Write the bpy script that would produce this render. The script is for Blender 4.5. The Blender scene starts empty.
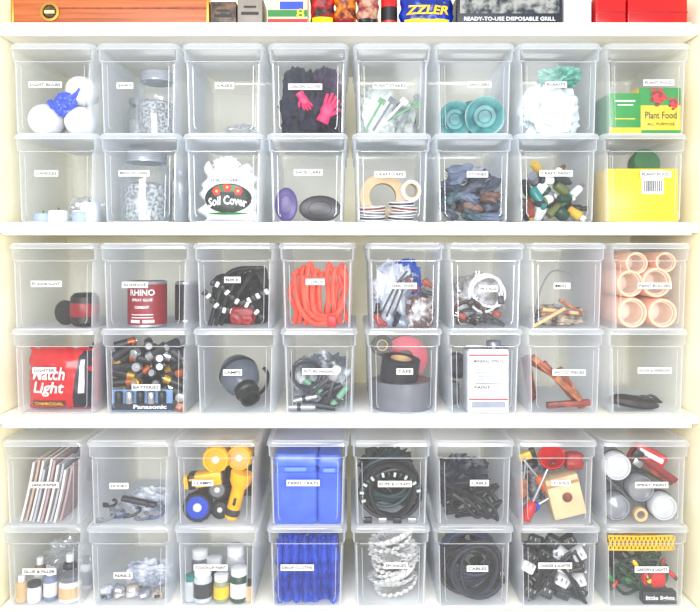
import bpy, bmesh, math, random
from mathutils import Vector, Matrix, Euler, noise
S=0.0022; DC=682.0; CY=250
SC=bpy.context.scene
SC.view_settings.view_transform='Standard'
COL=SC.collection
def W(px,py,d=0): return Vector(((px-350)*S, d*S, (900-py)*S))
def lin(c):
    r=[]
    for v in c[:3]:
        v=v/255.0
        r.append(v/12.92 if v<=0.04045 else ((v+0.055)/1.055)**2.4)
    return (r[0],r[1],r[2],1.0)
MC={}
def mat(name,c,c2=None,rough=0.5,metal=0.0,scale=40,bump=0.0,alpha=1.0,sharp=0.2,mid=0.5,stretch=None):
    if name in MC: return MC[name]
    m=bpy.data.materials.new(name); m.use_nodes=True
    nt=m.node_tree; N=nt.nodes; L=nt.links
    p=N['Principled BSDF']; out=N['Material Output']
    p.inputs['Roughness'].default_value=rough; p.inputs['Metallic'].default_value=metal
    tc=N.new('ShaderNodeTexCoord'); nz=N.new('ShaderNodeTexNoise')
    nz.inputs['Scale'].default_value=scale; nz.inputs['Detail'].default_value=3
    if stretch:
        mp=N.new('ShaderNodeMapping'); mp.inputs['Scale'].default_value=stretch
        L.new(tc.outputs['Object'],mp.inputs['Vector']); L.new(mp.outputs['Vector'],nz.inputs['Vector'])
    else: L.new(tc.outputs['Object'],nz.inputs['Vector'])
    cr=N.new('ShaderNodeValToRGB')
    if c2 is None:
        c2=tuple(max(0,v*0.9) for v in c)
        cr.color_ramp.elements[0].position=0.3; cr.color_ramp.elements[1].position=0.7
    else:
        cr.color_ramp.elements[0].position=mid-sharp/2; cr.color_ramp.elements[1].position=mid+sharp/2
    cr.color_ramp.elements[0].color=lin(c2); cr.color_ramp.elements[1].color=lin(c)
    L.new(nz.outputs['Fac'],cr.inputs['Fac']); L.new(cr.outputs['Color'],p.inputs['Base Color'])
    if bump>0:
        b=N.new('ShaderNodeBump'); b.inputs['Strength'].default_value=bump; b.inputs['Distance'].default_value=0.004
        L.new(nz.outputs['Fac'],b.inputs['Height']); L.new(b.outputs['Normal'],p.inputs['Normal'])
    if alpha<1: p.inputs['Alpha'].default_value=alpha
    MC[name]=m; return m
def sheer(name,c,op,edge,gl=0.06,tint=(252,252,253),tlf=0.4,pwr=2.0):
    if name in MC: return MC[name]
    m=bpy.data.materials.new(name); m.use_nodes=True
    nt=m.node_tree; N=nt.nodes; L=nt.links
    for n in list(N): N.remove(n)
    out=N.new('ShaderNodeOutputMaterial')
    tr=N.new('ShaderNodeBsdfTransparent'); tr.inputs['Color'].default_value=lin(tint)
    df=N.new('ShaderNodeBsdfDiffuse'); df.inputs['Color'].default_value=lin(c)
    tl=N.new('ShaderNodeBsdfTranslucent'); tl.inputs['Color'].default_value=lin(c)
    gs=N.new('ShaderNodeBsdfGlossy'); gs.inputs['Roughness'].default_value=0.14
    m1=N.new('ShaderNodeMixShader'); m1.inputs[0].default_value=tlf
    L.new(df.outputs[0],m1.inputs[1]); L.new(tl.outputs[0],m1.inputs[2])
    lw=N.new('ShaderNodeLayerWeight'); lw.inputs['Blend'].default_value=0.5
    pw=N.new('ShaderNodeMath'); pw.operation='POWER'; pw.inputs[1].default_value=pwr
    L.new(lw.outputs['Facing'],pw.inputs[0])
    nz=N.new('ShaderNodeTexNoise'); nz.inputs['Scale'].default_value=9
    tc=N.new('ShaderNodeTexCoord'); L.new(tc.outputs['Object'],nz.inputs['Vector'])
    mr=N.new('ShaderNodeMapRange'); mr.inputs['To Min'].default_value=op; mr.inputs['To Max'].default_value=edge
    L.new(pw.outputs[0],mr.inputs['Value'])
    k=min(0.12,op*0.8)
    ad=N.new('ShaderNodeMath'); ad.operation='MULTIPLY_ADD'; ad.inputs[1].default_value=k
    L.new(nz.outputs['Fac'],ad.inputs[0]); 
    sb=N.new('ShaderNodeMath'); sb.operation='SUBTRACT'; sb.inputs[1].default_value=k/2
    L.new(mr.outputs[0],sb.inputs[0]); L.new(sb.outputs[0],ad.inputs[2])
    m2=N.new('ShaderNodeMixShader'); L.new(ad.outputs[0],m2.inputs[0])
    L.new(tr.outputs[0],m2.inputs[1]); L.new(m1.outputs[0],m2.inputs[2])
    m3=N.new('ShaderNodeMixShader'); m3.inputs[0].default_value=gl
    L.new(m2.outputs[0],m3.inputs[1]); L.new(gs.outputs[0],m3.inputs[2])
    L.new(m3.outputs[0],out.inputs[0])
    MC[name]=m; return m

def RX(rot): return Euler([math.radians(a) for a in rot]).to_matrix().to_4x4()
class B:
    def __init__(s): s.v=[];s.f=[];s.m=[];s.s=[]
    def add(s,vs,fs,mi=0,sm=True,o=(0,0,0),rot=(0,0,0)):
        M=Matrix.Translation(Vector(o))@RX(rot); n=len(s.v)
        s.v+= [M@Vector(v) for v in vs]
        for f in fs: s.f.append([i+n for i in f]); s.m.append(mi); s.s.append(sm)
        return s
    def box(s,sx,sy,sz,o=(0,0,0),rot=(0,0,0),bev=0.8,mi=0):
        bm=bmesh.new(); bmesh.ops.create_cube(bm,size=1)
        for v in bm.verts: v.co=Vector((v.co.x*sx,v.co.y*sy,v.co.z*sz))
        if bev>0:
            bev=min(bev,0.45*min(sx,sy,sz)); bmesh.ops.bevel(bm,geom=bm.edges[:],offset=bev,segments=2,profile=0.5,affect='EDGES')
        bm.verts.index_update()
        vs=[v.co.copy() for v in bm.verts]; fs=[[v.index for v in f.verts] for f in bm.faces]; bm.free()
        return s.add(vs,fs,mi,False,o,rot)
    def lathe(s,prof,seg=24,o=(0,0,0),rot=(0,0,0),mi=0,cap=True,sx=1,sy=1,flute=0,nf=20):
        vs=[];fs=[];n=len(prof)
        for r,z in prof:
            for k in range(seg):
                a=2*math.pi*k/seg; q=r*(1+flute*math.cos(nf*a)); vs.append((q*sx*math.cos(a),q*sy*math.sin(a),z))
        for i in range(n-1):
            for k in range(seg):
                k2=(k+1)%seg; fs.append([i*seg+k,i*seg+k2,(i+1)*seg+k2,(i+1)*seg+k])
        if cap:
            if prof[0][0]>0.01: fs.append(list(range(seg))[::-1])
            if prof[-1][0]>0.01: fs.append([(n-1)*seg+k for k in range(seg)])
        return s.add(vs,fs,mi,True,o,rot)
    def tube(s,pts,r,seg=8,mi=0,taper=None,flat=1.0):
        pts=[Vector(p) for p in pts]; n=len(pts); vs=[];fs=[]; nr=None
        for i,p in enumerate(pts):
            t=(pts[min(i+1,n-1)]-pts[max(i-1,0)])
            if t.length<1e-6: t=Vector((0,0,1))
            t.normalize()
            if nr is None:
                nr=t.cross(Vector((0,1,0)))
                if nr.length<0.1: nr=t.cross(Vector((1,0,0)))
            nr=nr-t*nr.dot(t)
            if nr.length<1e-4: nr=t.orthogonal()
            nr.normalize()
            b=t.cross(nr); rr=r if taper is None else taper[i]
            for k in range(seg):
                a=2*math.pi*k/seg; vs.append(p+nr*(rr*math.cos(a))+b*(rr*flat*math.sin(a)))
        for i in range(n-1):
            for k in range(seg):
                k2=(k+1)%seg; fs.append([i*seg+k,i*seg+k2,(i+1)*seg+k2,(i+1)*seg+k])
        fs.append(list(range(seg))[::-1]); fs.append([(n-1)*seg+k for k in range(seg)])
        return s.add(vs,fs,mi,True)
    def blob(s,rx,ry,rz,o=(0,0,0),amp=0.1,freq=1.5,seed=0,mi=0,sub=4,ridge=False,floor=None,sm=True,rot=(0,0,0),sq=0.0):
        bm=bmesh.new(); bmesh.ops.create_icosphere(bm,subdivisions=sub,radius=1); vs=[]
        bm.verts.index_update(); R=RX(rot)
        for v in bm.verts:
            d=v.co.copy(); q=d*freq+Vector((seed*7.3,seed*3.1,seed*1.7))
            if ridge:
                k=1-abs(noise.noise(q))*2.2; k2=1-abs(noise.noise(q*2.3))*2; k3=1-abs(noise.noise(q*4.6))*2; h=amp*(k*0.65+k2*0.4+k3*0.18-0.75)
            else: h=amp*noise.fractal(q,1.0,2.0,2)
            if sq>0:
                mx=max(abs(d.x),abs(d.y),abs(d.z)); d=d*(1-sq)+(d/mx)*sq
            d=d*(1+h); p=R@Vector((d.x*rx,d.y*ry,d.z*rz))+Vector(o)
            if floor is not None and p.z<floor: p.z=floor
            vs.append(p)
        fs=[[v.index for v in f.verts] for f in bm.faces]; bm.free()
        return s.add(vs,fs,mi,sm)
    def text(s,t,w,h,o=(0,0,0),mi=1,mapf=None,shear=0,rz=0,bold=0,arch=0):
        cv=bpy.data.curves.new('t','FONT'); cv.body=t; cv.resolution_u=2; cv.shear=shear; cv.offset=bold
        ob=bpy.data.objects.new('t',cv); me=bpy.data.meshes.new_from_object(ob)
        if len(me.vertices):
            xs=[v.co.x for v in me.vertices]; ys=[v.co.y for v in me.vertices]
            x0,x1,y0,y1=min(xs),max(xs),min(ys),max(ys); vs=[]
            ca,sa=math.cos(math.radians(rz)),math.sin(math.radians(rz))
            for v in me.vertices:
                x=((v.co.x-x0)/(x1-x0)-0.5)*w; z=((v.co.y-y0)/(y1-y0)-0.5)*h-arch*(2*x/w)**2
                x,z=x*ca-z*sa+o[0],x*sa+z*ca+o[2]
                y=o[1] if mapf is None else mapf(x,z)-0.35
                vs.append((x,y,z))
            s.add(vs,[list(p.vertices) for p in me.polygons],mi,False)
        bpy.data.objects.remove(ob); bpy.data.meshes.remove(me); bpy.data.curves.remove(cv)
        return s
    def mesh(s,name,mats):
        me=bpy.data.meshes.new(name); me.from_pydata([tuple(v*S) for v in s.v],[],s.f)
        for m in mats: me.materials.append(m)
        me.polygons.foreach_set('material_index',s.m); me.polygons.foreach_set('use_smooth',s.s)
        me.update()
        try: me.set_sharp_from_angle(angle=math.radians(42))
        except Exception: pass
        return me
def thing(name,label,cat,px,py,d,parts,rot=(0,0,0),group=None,fit=True):
    e=tuple(math.radians(a) for a in rot)
    def mk(nm,b,ms):
        if not isinstance(ms,(list,tuple)): ms=[ms]
        return bpy.data.objects.new(nm,b.mesh(nm,ms))
    if len(parts)==1: o=mk(name,parts[0][1],parts[0][2])
    else: o=bpy.data.objects.new(name,None); o.empty_display_size=0.01
    loc=[px,py,d]; sc=1.0
    # keep the contents inside the bin that holds them
    br=None
    if fit:
        for r in sorted(BY):
            if py<=BY[r][1]:
                for c in range(8):
                    if BX[r][c][0]-2<=px<=BX[r][c][1]+2: br=(r,c)
                break
        if br:
            r,c=br; R=RX(rot).to_3x3(); P=[R@v for p in parts for v in p[1].v]
            lo=[min(v[k] for v in P) for k in range(3)]; hi=[max(v[k] for v in P) for k in range(3)]
            x0,x1=BX[r][c][0]+7.0,BX[r][c][1]-7.0; fl=BY[r][1]-0.6; tp=BY[r][0]+9
            sc=min(1,(x1-x0)/(hi[0]-lo[0]),(fl-tp)/(hi[2]-lo[2]),135/(hi[1]-lo[1]))
            if loc[0]+lo[0]*sc<x0: loc[0]=x0-lo[0]*sc
            if loc[0]+hi[0]*sc>x1: loc[0]=x1-hi[0]*sc
            if loc[2]+lo[1]*sc<7: loc[2]=7-lo[1]*sc
            if loc[2]+hi[1]*sc>143: loc[2]=143-hi[1]*sc
            if loc[1]-hi[2]*sc<tp: loc[1]=tp+hi[2]*sc
            if loc[1]-lo[2]*sc>fl: loc[1]=fl+lo[2]*sc
    COL.objects.link(o); o.location=W(*loc); o.rotation_euler=e; o.scale=(sc,sc,sc)
    o['label']=label; o['category']=cat
    if group: o['group']=group
    if len(parts)>1:
        for p in parts:
            c=mk(p[0],p[1],p[2]); COL.objects.link(c); c.parent=o
            if len(p)>3: c['label']=p[3]
    return o
def rnd(a,b): return random.uniform(a,b)
random.seed(4)

# ---------- materials
M_white=mat('painted_cream_wood',(240,238,230),(234,231,219),rough=0.55,scale=6,bump=0.05)
M_wall=mat('cream_wall_paint',(250,244,218),(244,236,204),rough=0.8,scale=5,bump=0.05)
M_floor=mat('floor_wood',(190,165,130),(170,145,110),rough=0.5,scale=8)
FR=sheer('clear_plastic_front',(240,247,255),0.045,0.5,0.02)
SD=sheer('frosted_plastic_side',(241,247,255),0.44,0.66,0.025,tlf=0.5)
ED=sheer('plastic_edge_bead',(252,254,255),0.3,0.65,0.12)
LD=sheer('frosted_plastic_lid',(243,249,255),0.34,0.68,0.06,tlf=0.5)
M_lab=mat('label_paper',(214,214,213),(208,208,207),rough=0.7)
M_ink=mat('ink',(10,10,12),rough=0.7)
white=mat('white_plastic',(230,231,233),rough=0.35)
black=mat('black_plastic',(11,12,15),rough=0.45)
dgrey=mat('dark_grey_plastic',(36,39,47),rough=0.45)
grey=mat('grey_plastic',(105,108,117),rough=0.45)
silver=mat('silver_metal',(185,187,192),rough=0.3,metal=0.8)
brass=mat('brass_metal',(190,148,68),rough=0.35,metal=0.8)
red=mat('red_plastic',(192,12,18),rough=0.4)
dred=mat('dark_red_plastic',(130,8,18),rough=0.4)
yellow=mat('yellow_plastic',(244,190,0),rough=0.4)
green=mat('green_plastic',(14,114,36),rough=0.4)
dgreen=mat('dark_green_plastic',(10,54,32),rough=0.4)
teal=mat('teal_plastic',(22,118,115),rough=0.3)
blue=mat('blue_plastic',(16,58,175),rough=0.4)
navy=mat('navy_fabric',(22,22,50),(7,8,20),rough=0.8,scale=60)
beige=mat('beige_card',(204,172,124),rough=0.7)
peach=mat('peach_foam',(240,192,164),(230,176,146),rough=0.8,scale=80)
wood=mat('light_wood',(172,106,60),(126,70,40),rough=0.6,scale=60)
rwood=mat('reddish_wood',(140,53,30),(92,34,22),rough=0.5,scale=50)
pink=mat('magenta_rubber',(216,18,92),rough=0.5)
orange=mat('orange_red_cord',(234,80,56),(218,62,44),rough=0.45)
glass=sheer('jar_glass',(190,200,205),0.08,0.95,0.12,pwr=1.6)
film=sheer('clear_bag_film',(222,228,230),0.30,0.85,0.15)

def slab(name,x0,x1,d0,d1,yt,yb,m,kind=True,bev=0.5):
    b=B().box(x1-x0,d1-d0,yb-yt,bev=bev)
    o=bpy.data.objects.new(name,b.mesh(name,[m])); COL.objects.link(o)
    o.location=W((x0+x1)/2,(yt+yb)/2,(d0+d1)/2)
    if kind: o['kind']='structure'
    return o
slab('wall_back',-60,760,172,190,-200,900,M_wall)
slab('wall_left',-60,-4,-20,172,-200,900,M_wall)
slab('wall_right',701,760,-20,172,-200,900,M_wall)
slab('floor',-900,1600,-1400,190,900,920,M_floor)
su=bpy.data.objects.new('closet_shelving',None); COL.objects.link(su); su.location=W(350,760,80)
su['label']='cream painted wooden shelves filled with clear bins'; su['category']='shelves'
bpy.context.view_layer.update()
def shelfpart(nm,*a):
    o=slab(nm,*a,M_white,False,1.2); o.parent=su; o.matrix_parent_inverse=su.matrix_world.inverted(); return o
for yt,yb in ((24,36),(223,234.5),(416,426.5),(610.5,624)):
    shelfpart('shelf_board',-3,700,1,170,yt,yb-2)
    shelfpart('front_edge_trim',4,690,-4,1,yt-0.5,yb+0.8)

# ---------- bins
BX={1:[(8,94),(95,179),(181,264),(267,349),(353,432),(434,516),(517,603),(605,692)],
2:[(12,97),(98,180),(182,264),(266,348),(352,432),(434,514),(516,601),(603,689)],
3:[(7,97),(98,190),(192,275),(278,356),(366,445),(447,526),(528,608),(611,693)],
4:[(9,97),(99,189),(192,277),(280,358),(365,443),(446,524),(526,606),(608,690)],
5:[(0,83),(85,171),(172,258),(266,349),(351,432),(434,516),(517,599),(601,692)],
6:[(1,83),(85,171),(173,258),(266,347),(351,431),(434,515),(518,602),(604,691)]}
BY={1:(43,134),2:(133,222),3:(243,330),4:(329,415),5:(441,528),6:(527,609.5)}
LT={1:["LIGHT BULBS","JARS","VASES","GARDEN GLOVES","PLANT STAKES","SAUCERS","PLANTS","PLANT FOOD"],
2:["CANDLES","MASON JARS","SOIL COVER","SHOE CARE","CRAFT TAPE","STONES","CRAFT PAINT","PLANT FOOD"],
3:["FLASHLIGHT","ADHESIVE","BIKE","CORDS","HARDWARE","PLUGS","MISC","PAINT ROLLERS"],
4:["LIGHTER","BATTERIES","LAMPS","PICTURE HANGING","TAPE","PAINT","WOOD PIECES","DOOR & WINDOW"],
5:["SANDPAPER","HOOKS","CLAMPS","PAINT TRAYS","ROPE & STRAPS","CABLE","TOOLS","SPRAY PAINT"],
6:["GLUE & FILLER","NAILS","TOUCH-UP PAINT","DROP CLOTHS","SPONGES","CABLES","CHARGER & ADAPTER","GARDEN & LIGHTS"]}
LP={1:[(44,84),(124,85),(224,85),(305,86),(390,85),(480,84),(557,84),(660,82)],
2:[(45,173),(133,173),(224,180),(308,172),(390,174),(478,174),(557,173),(657,174)],
3:[(45,284),(134,285),(232,280),(315,282),(404,286),(489,289),(563,286),(656,286)],
4:[(43,371),(145,388),(232,373),(319,372),(405,372),(483,388),(570,373),(656,371)],
5:[(43,486),(118,487),(202,484),(303,484),(395,485),(480,484),(562,484),(653,486)],
6:[(38,573),(122,577),(210,569),(297,569),(396,567),(478,570),(556,567),(653,571)]}
def ring(x0,x1,y0,y1,r,z,n=5):
    pts=[]
    for cx,cy,a0 in ((x1-r,y0+r,-90),(x1-r,y1-r,0),(x0+r,y1-r,90),(x0+r,y0+r,180)):
        for k in range(n+1):
            a=math.radians(a0+90*k/n); pts.append((cx+r*math.cos(a),cy+r*math.sin(a),z))
    return pts
def loft(b,rings,cap0=False,cap1=False,front=False):
    n=len(rings[0]); vs=[p for r in rings for p in r]; fs=[]
    for i in range(len(rings)-1):
        for k in range(n):
            k2=(k+1)%n; fs.append([i*n+k,i*n+k2,(i+1)*n+k2,(i+1)*n+k])
    if cap0: fs.append(list(range(n))[::-1])
    if cap1: fs.append([(len(rings)-1)*n+k for k in range(n)])
    n0=len(b.f); b.add(vs,fs,1 if front else 0,True)
    if front:
        for j in range(n0,len(b.f)):
            f=b.f[j]
            p=[b.v[i] for i in f]; nn=(p[1]-p[0]).cross(p[2]-p[0])
            if nn.length>0 and abs(nn.normalized().y)>0.75 and sum(q.y for q in p)/len(p)<30: b.m[j]=0
            if len(f)>4: b.s[j]=False
DP=150
def bin_(r,c):
    x0,x1=BX[r][c]; yt,yb=BY[r]; h=yb-yt; w=(x1-x0)/2; cx=(x0+x1)/2
    def rg(i,z,rad): return ring(-w+i,w-i,i,DP-i,rad,z)
    b=B(); loft(b,[rg(6.2,0,6),rg(5.2,1.2,6),rg(3.6,h-19,5.5),rg(3.2,h-18,5.5),rg(2.0,h-16.5,5),rg(1.6,h-6,5),rg(0.9,h-5.5,5)],cap0=True,front=True)
    fy=lambda z: (5.2-(1.6)*(z/(h-19)))-0.1
    a=w-12; zz=h-22
    b.tube([(-a-1,fy(zz),zz),(-a,fy(9),9),(-a+2,fy(6),6)],0.3,6,mi=2)
    b.tube([(a-2,fy(6),6),(a,fy(9),9),(a+1,fy(zz),zz)],0.3,6,mi=2)
    b.tube([(-w+9,2.9,h-18),(w-9,2.9,h-18)],0.4,6,mi=2)
    for sx in (-1,1): b.tube([(sx*(w-7.2),5.4,3),(sx*(w-5.7),3.9,h-20)],0.5,6,mi=2)
    b.tube([(-w+13,6.4,0.6),(w-13,6.4,0.6)],0.5,6,mi=2)
    l=B(); loft(l,[rg(0,h-5.6,6),rg(0.3,h-3,6),rg(0.9,h-1,6),rg(2.0,h,6),rg(4.2,h,6),rg(5.2,h-2.0,6)],cap1=True)
    l.s[-1]=False
    l.tube([(-w+5,0.2,h-5.4),(w-5,0.2,h-5.4)],0.4,6,mi=1); l.tube([(-w+6,1.6,h-0.4),(w-6,1.6,h-0.4)],0.5,6,mi=1)
    lx,ly=LP[r][c]; dx=lx-cx; zc=yb-ly
    lw=min(34,7+2.4*len(LT[r][c]))
    dx=max(-w+8+lw/2,min(w-8-lw/2,dx))
    yl=3.6+(1-zc/h)*1.6-0.9-0.5
    k=B().box(lw,0.3,6.2,o=(dx,yl,zc),bev=0); k.text(LT[r][c],lw-3.0,3.0,o=(dx,yl-0.35,zc),mi=1,bold=0.02)
    thing('storage_bin','clear plastic shoe box bin with lid and label','storage bin',cx,yb,0,
      [('bin_body',b,[FR,SD,ED]),('lid',l,[LD,ED]),('label_sticker',k,[M_lab,M_ink],'white printed label')],group='clear bins on the shelves',fit=False)
for r in BX:
    for c in range(8): bin_(r,c)
F={r:BY[r][1]-0.6 for r in BY}

# ---------- generic items
def crumple(name,label,cat,px,r,rx,rz,m,amp=0.35,freq=1.6,seed=0,ry=None,d=None,z=0,rot=(0,0,0),grp=None,sq=0.3,ridge=True):
    ry=ry or rx*0.8; d=d if d is not None else 9+ry*1.1
    b=B().blob(rx,ry,rz,o=(0,0,rz*0.9),amp=amp,freq=freq,seed=seed,ridge=ridge,floor=0,sq=sq)
    return thing(name,label,cat,px,F[r]-z,d,[('b',b,m)],rot=rot,group=grp)
def coilpts(R,rz,loops,seed=0,dy=6,j=0.12,n=22):
    rr=random.Random(seed); pts=[]; ph=rr.uniform(0,6)
    for i in range(int(loops*n)):
        a=2*math.pi*i/n; l=i/n
        q=1+j*math.sin(l*2.7+ph)+j*0.6*math.sin(a*2+l*3)
        pts.append((R*q*math.cos(a)+2*math.sin(l*1.9),dy*math.sin(l*1.3+ph),rz*q*math.sin(a)+1.5*math.cos(l*2.2)))
    return pts
def cable(label,px,r,R,rz,loops,tr,m,seed=0,dy=8,d=None,z=0,rot=(0,0,0),name='coiled_cable',cat='cable',j=0.12,plug=None):
    pts=coilpts(R,rz,loops,seed,dy,j); zm=min(p[2] for p in pts)-tr; ym=min(p[1] for p in pts)-tr
    pts=[(p[0],p[1]-ym,p[2]-zm) for p in pts]
    parts=[('cord',B().tube(pts,tr,7),m)]
    if plug:
        e=pts[-1]; parts.append(('plug',B().box(6,5,8,o=e,bev=1.5).box(0.7,1.6,4,o=(e[0]-1.4,e[1],e[2]+5.5),bev=0,mi=1).box(0.7,1.6,4,o=(e[0]+1.4,e[1],e[2]+5.5),bev=0,mi=1),[plug,silver]))
    return thing(name,label,cat,px,F[r]-z,d if d is not None else 8,parts,rot=rot)
def tangle(label,px,r,rx,rz,m,tr=1.8,n=9,seed=0,d=10,dy=24,z=0,name='tangled_cable',cat='cable'):
    rr=random.Random(seed); pts=[]
    for i in range(n*6):
        t=i/6; a=t*2.3+rr.uniform(-.4,.4); q=rr.uniform(.45,1)
        pts.append(Vector((rx*q*math.cos(a),dy/2+dy/2*math.sin(t*1.7),tr+rz*(.5+.5*q*math.sin(a*1.3+t))*(1))))
    P=[]
    for i in range(len(pts)-3):
        for k in range(4):
            u=k/4; p0,p1,p2,p3=pts[i:i+4]
            P.append(0.5*((2*p1)+(-p0+p2)*u+(2*p0-5*p1+4*p2-p3)*u*u+(-p0+3*p1-3*p2+p3)*u**3))
    zm=min(p.z for p in P)-tr
    P=[Vector((p.x,p.y,p.z-zm)) for p in P]
    return thing(name,label,cat,px,F[r]-z,d,[('cord',B().tube(P,tr,6),m)])
def bulb(px,py,d,r,grp='white light bulbs'):
    g=B().lathe([(0.01,r),(r*0.25,r*.97),(r*0.5,r*0.87),(r*0.72,r*.7),(r*0.87,r*0.5),(r,0),(r*0.93,-r*0.45),(r*0.65,-r*1.0),(r*0.42,-r*1.5)],28,rot=(90,0,0))
    s=B().lathe([(r*0.42,-r*1.5),(r*0.44,-r*1.6),(r*0.38,-r*1.7),(r*0.44,-r*1.8),(r*0.38,-r*1.9),(r*0.42,-r*2.0),(r*0.15,-r*2.2)],rot=(90,0,0))
    thing('light_bulb','round white frosted light bulb in clear bin','light bulb',px,py,d,[('bulb_globe',g,white),('screw_base',s,silver)],group=grp)
def jar(px,r,R,h,fill,label,d=None):
    g=B().lathe([(R*0.85,0),(R,2),(R,h*0.70),(R*0.95,h*0.77),(R*0.78,h*0.84)],32)
    g.tube([(-R*.9,-R*.45,6),(-R*.92,-R*.4,h*.66)],.6,6); g.tube([(R*.9,-R*.45,6),(R*.92,-R*.4,h*.66)],.6,6)
    l=B().lathe([(R*0.8,h*0.84),(R*0.84,h*0.85),(R*0.84,h*0.97),(R*0.76,h),(R*.6,h-.6),(0.01,h-.6)],32)
    for k in range(3): l.lathe([(R*.845,h*(.875+.03*k)),(R*.86,h*(.88+.03*k)),(R*.845,h*(.885+.03*k))],32,cap=False)
    f=B().lathe([(0.01,1.5),(R*0.82,1.6),(R*0.86,4),(R*0.86,h*0.52),(R*0.4,h*0.57),(0.01,h*0.54)])
    thing('mason_jar',label,'jar',px,F[r],d or R+9,[('jar_glass',g,glass),('jar_lid',l,mat('jar_lid_metal',(165,170,178),rough=.3,metal=.5)),('jar_filling',f,fill)],group='mason jars')
def roll(px,py,d,R,ri,w,m,rot,label,name='tape_roll',cat='tape',core=None,grp=None):
    b=B().lathe([(ri+1,-w/2),(R,-w/2),(R,w/2),(ri+1,w/2),(ri+1,-w/2)],32,cap=False)
    c=B().lathe([(ri,-w/2),(ri+1,-w/2),(ri+1,w/2),(ri,w/2),(ri,-w/2)],32,cap=False)
    thing(name,label,cat,px,py,d,[('tape_winding',b,m),('cardboard_core',c,core or beige)],rot=rot,group=grp)
def bottle(px,py,d,R,h,m,mc,label,rot=(0,0,0),lab=None,cat='bottle',name='small_bottle',grp=None,neck=0.5,ctr=False):
    q=-h/2 if ctr else 0
    b=B().lathe([(R*0.9,q),(R,q+1),(R,q+h*0.66),(R*0.85,q+h*0.74),(R*neck,q+h*0.78)],18)
    c=B().lathe([(R*neck*1.15,q+h*0.78),(R*neck*1.15,q+h*0.98),(R*neck,q+h),(0.01,q+h)],16)
    ps=[('bottle_body',b,m),('bottle_cap',c,mc)]
    if lab: ps.append(('bottle_label',B().lathe([(R*1.02,q+h*0.15),(R*1.02,q+h*0.58)],18,cap=False),lab))
    return thing(name,label,cat,px,py,d,ps,rot=rot,group=grp)

# ================= ROW 1
bulb(35,F[1]-17.5,24,17.5); bulb(82,F[1]-16,24,16); bulb(84,F[1]-48,26,16)
b=B().blob(11,7,12,amp=0.5,freq=1.6,seed=2,ridge=True)
b.tube([(5,0,4),(12,-2,10),(16,-2,16)],2.8,8); b.tube([(-5,0,-3),(-12,-3,-2),(-15,-3,3)],3.2,8)
thing('blue_plastic_wrap','twisted blue plastic piece between white bulbs','plastic piece',59,F[1]-32,14,[('b',b,mat('royal_blue_plastic',(42,74,204),rough=0.3))])
sand=mat('grey_gravel',(130,135,137),(200,204,202),scale=300,rough=0.8,bump=0.6)
jar(149,1,21,68,mat('dark_grey_gravel',(80,86,92),(180,186,188),scale=200,rough=0.8,bump=.8),'glass mason jar with metal lid and grey filling')
jar(118,1,13,50,sand,'small glass mason jar with metal lid',d=70)
crumple('clear_wrap','small crumpled clear wrap in nearly empty bin','plastic wrap',232,1,16,10,film,seed=17,amp=.6,ry=14,d=60,freq=2.2)
crumple('dark_work_gloves','crumpled dark navy fabric work gloves','gloves',294,1,20,37,navy,seed=3,amp=0.55,ry=22,freq=2.2)
crumple('dark_cloth','dark purple crumpled cloth','cloth',326,1,18,33,mat('dark_purple',(48,19,62),(14,11,26),scale=70,rough=.8),seed=8,amp=0.5,ry=18,d=76,freq=2.2)
crumple('dark_cloth','black and purple folded glove cuff','cloth',328,1,15,26,mat('dark_purple',(0,0,0)),seed=9,amp=.5,ry=12,d=30,z=24,freq=2.5)
def glove(px,py,d,m,rot,sc,label):
    b=B().blob(7*sc,3*sc,8*sc,amp=0.1,sub=3,sq=.3)
    for i,(x,l) in enumerate(((-5.2,10),(-1.8,13),(1.8,12),(5,9))):
        b.tube([(x*sc,0,5*sc),(x*1.2*sc,-1*sc,(5+l*.5)*sc),(x*1.3*sc,-2.5*sc,(5+l)*sc),(x*1.3*sc,-2.7*sc,(6+l)*sc)],1,8,taper=[1.9*sc,1.9*sc,1.6*sc,0.5*sc])
    b.tube([(5*sc,0,-3*sc),(9*sc,-1*sc,1*sc),(11*sc,-2*sc,6*sc),(11.2*sc,-2*sc,7*sc)],1,8,taper=[2.2*sc,2.1*sc,1.7*sc,.5*sc])
    c=B().lathe([(6.5*sc,-14*sc),(7*sc,-13.8*sc),(6*sc,-6*sc),(5.6*sc,-6*sc),(6.4*sc,-13.8*sc)],16,cap=False,sy=0.5)
    thing('rubber_glove',label,'gloves',px,py,d,[('glove_hand',b,m),('glove_cuff',c,m)],rot=rot)
glove(303,98,10,pink,(0,150,0),0.65,'magenta rubber garden glove over dark cloth')
glove(327,108,10,pink,(0,25,0),0.95,'magenta rubber garden glove leaning upright')
crumple('clear_bag','flat grey green bag of plant clips','plastic bag',380,1,18,30,mat('greygreen_bag',(160,172,166),(216,222,220),scale=16,rough=.2,sharp=.15),seed=5,amp=0.45,ry=10,d=54,freq=2,sq=.6)
for i in range(5):
    x=374+i*10; m=[mat('sage_green',(95,145,105)),grey,white][i%3]
    b=B().box(2.6,1.6,rnd(34,46),bev=0.6); b.box(8,1.2,6,o=(0,0,17),bev=2)
    thing('plant_marker',('green','grey','white')[i%3]+' plastic plant marker leaning in bin','plant marker',x,F[1]-20-i*2,12+i*4,[('b',b,m)],rot=(0,rnd(25,70),0),group='plant markers')
crumple('grey_netting','grey crumpled netting in bin','netting',408,1,18,26,mat('grey_green_net',(115,127,122),(205,212,208),scale=40,rough=.5),seed=15,amp=0.5,ry=11,d=82,freq=2.5,sq=.5)
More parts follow.
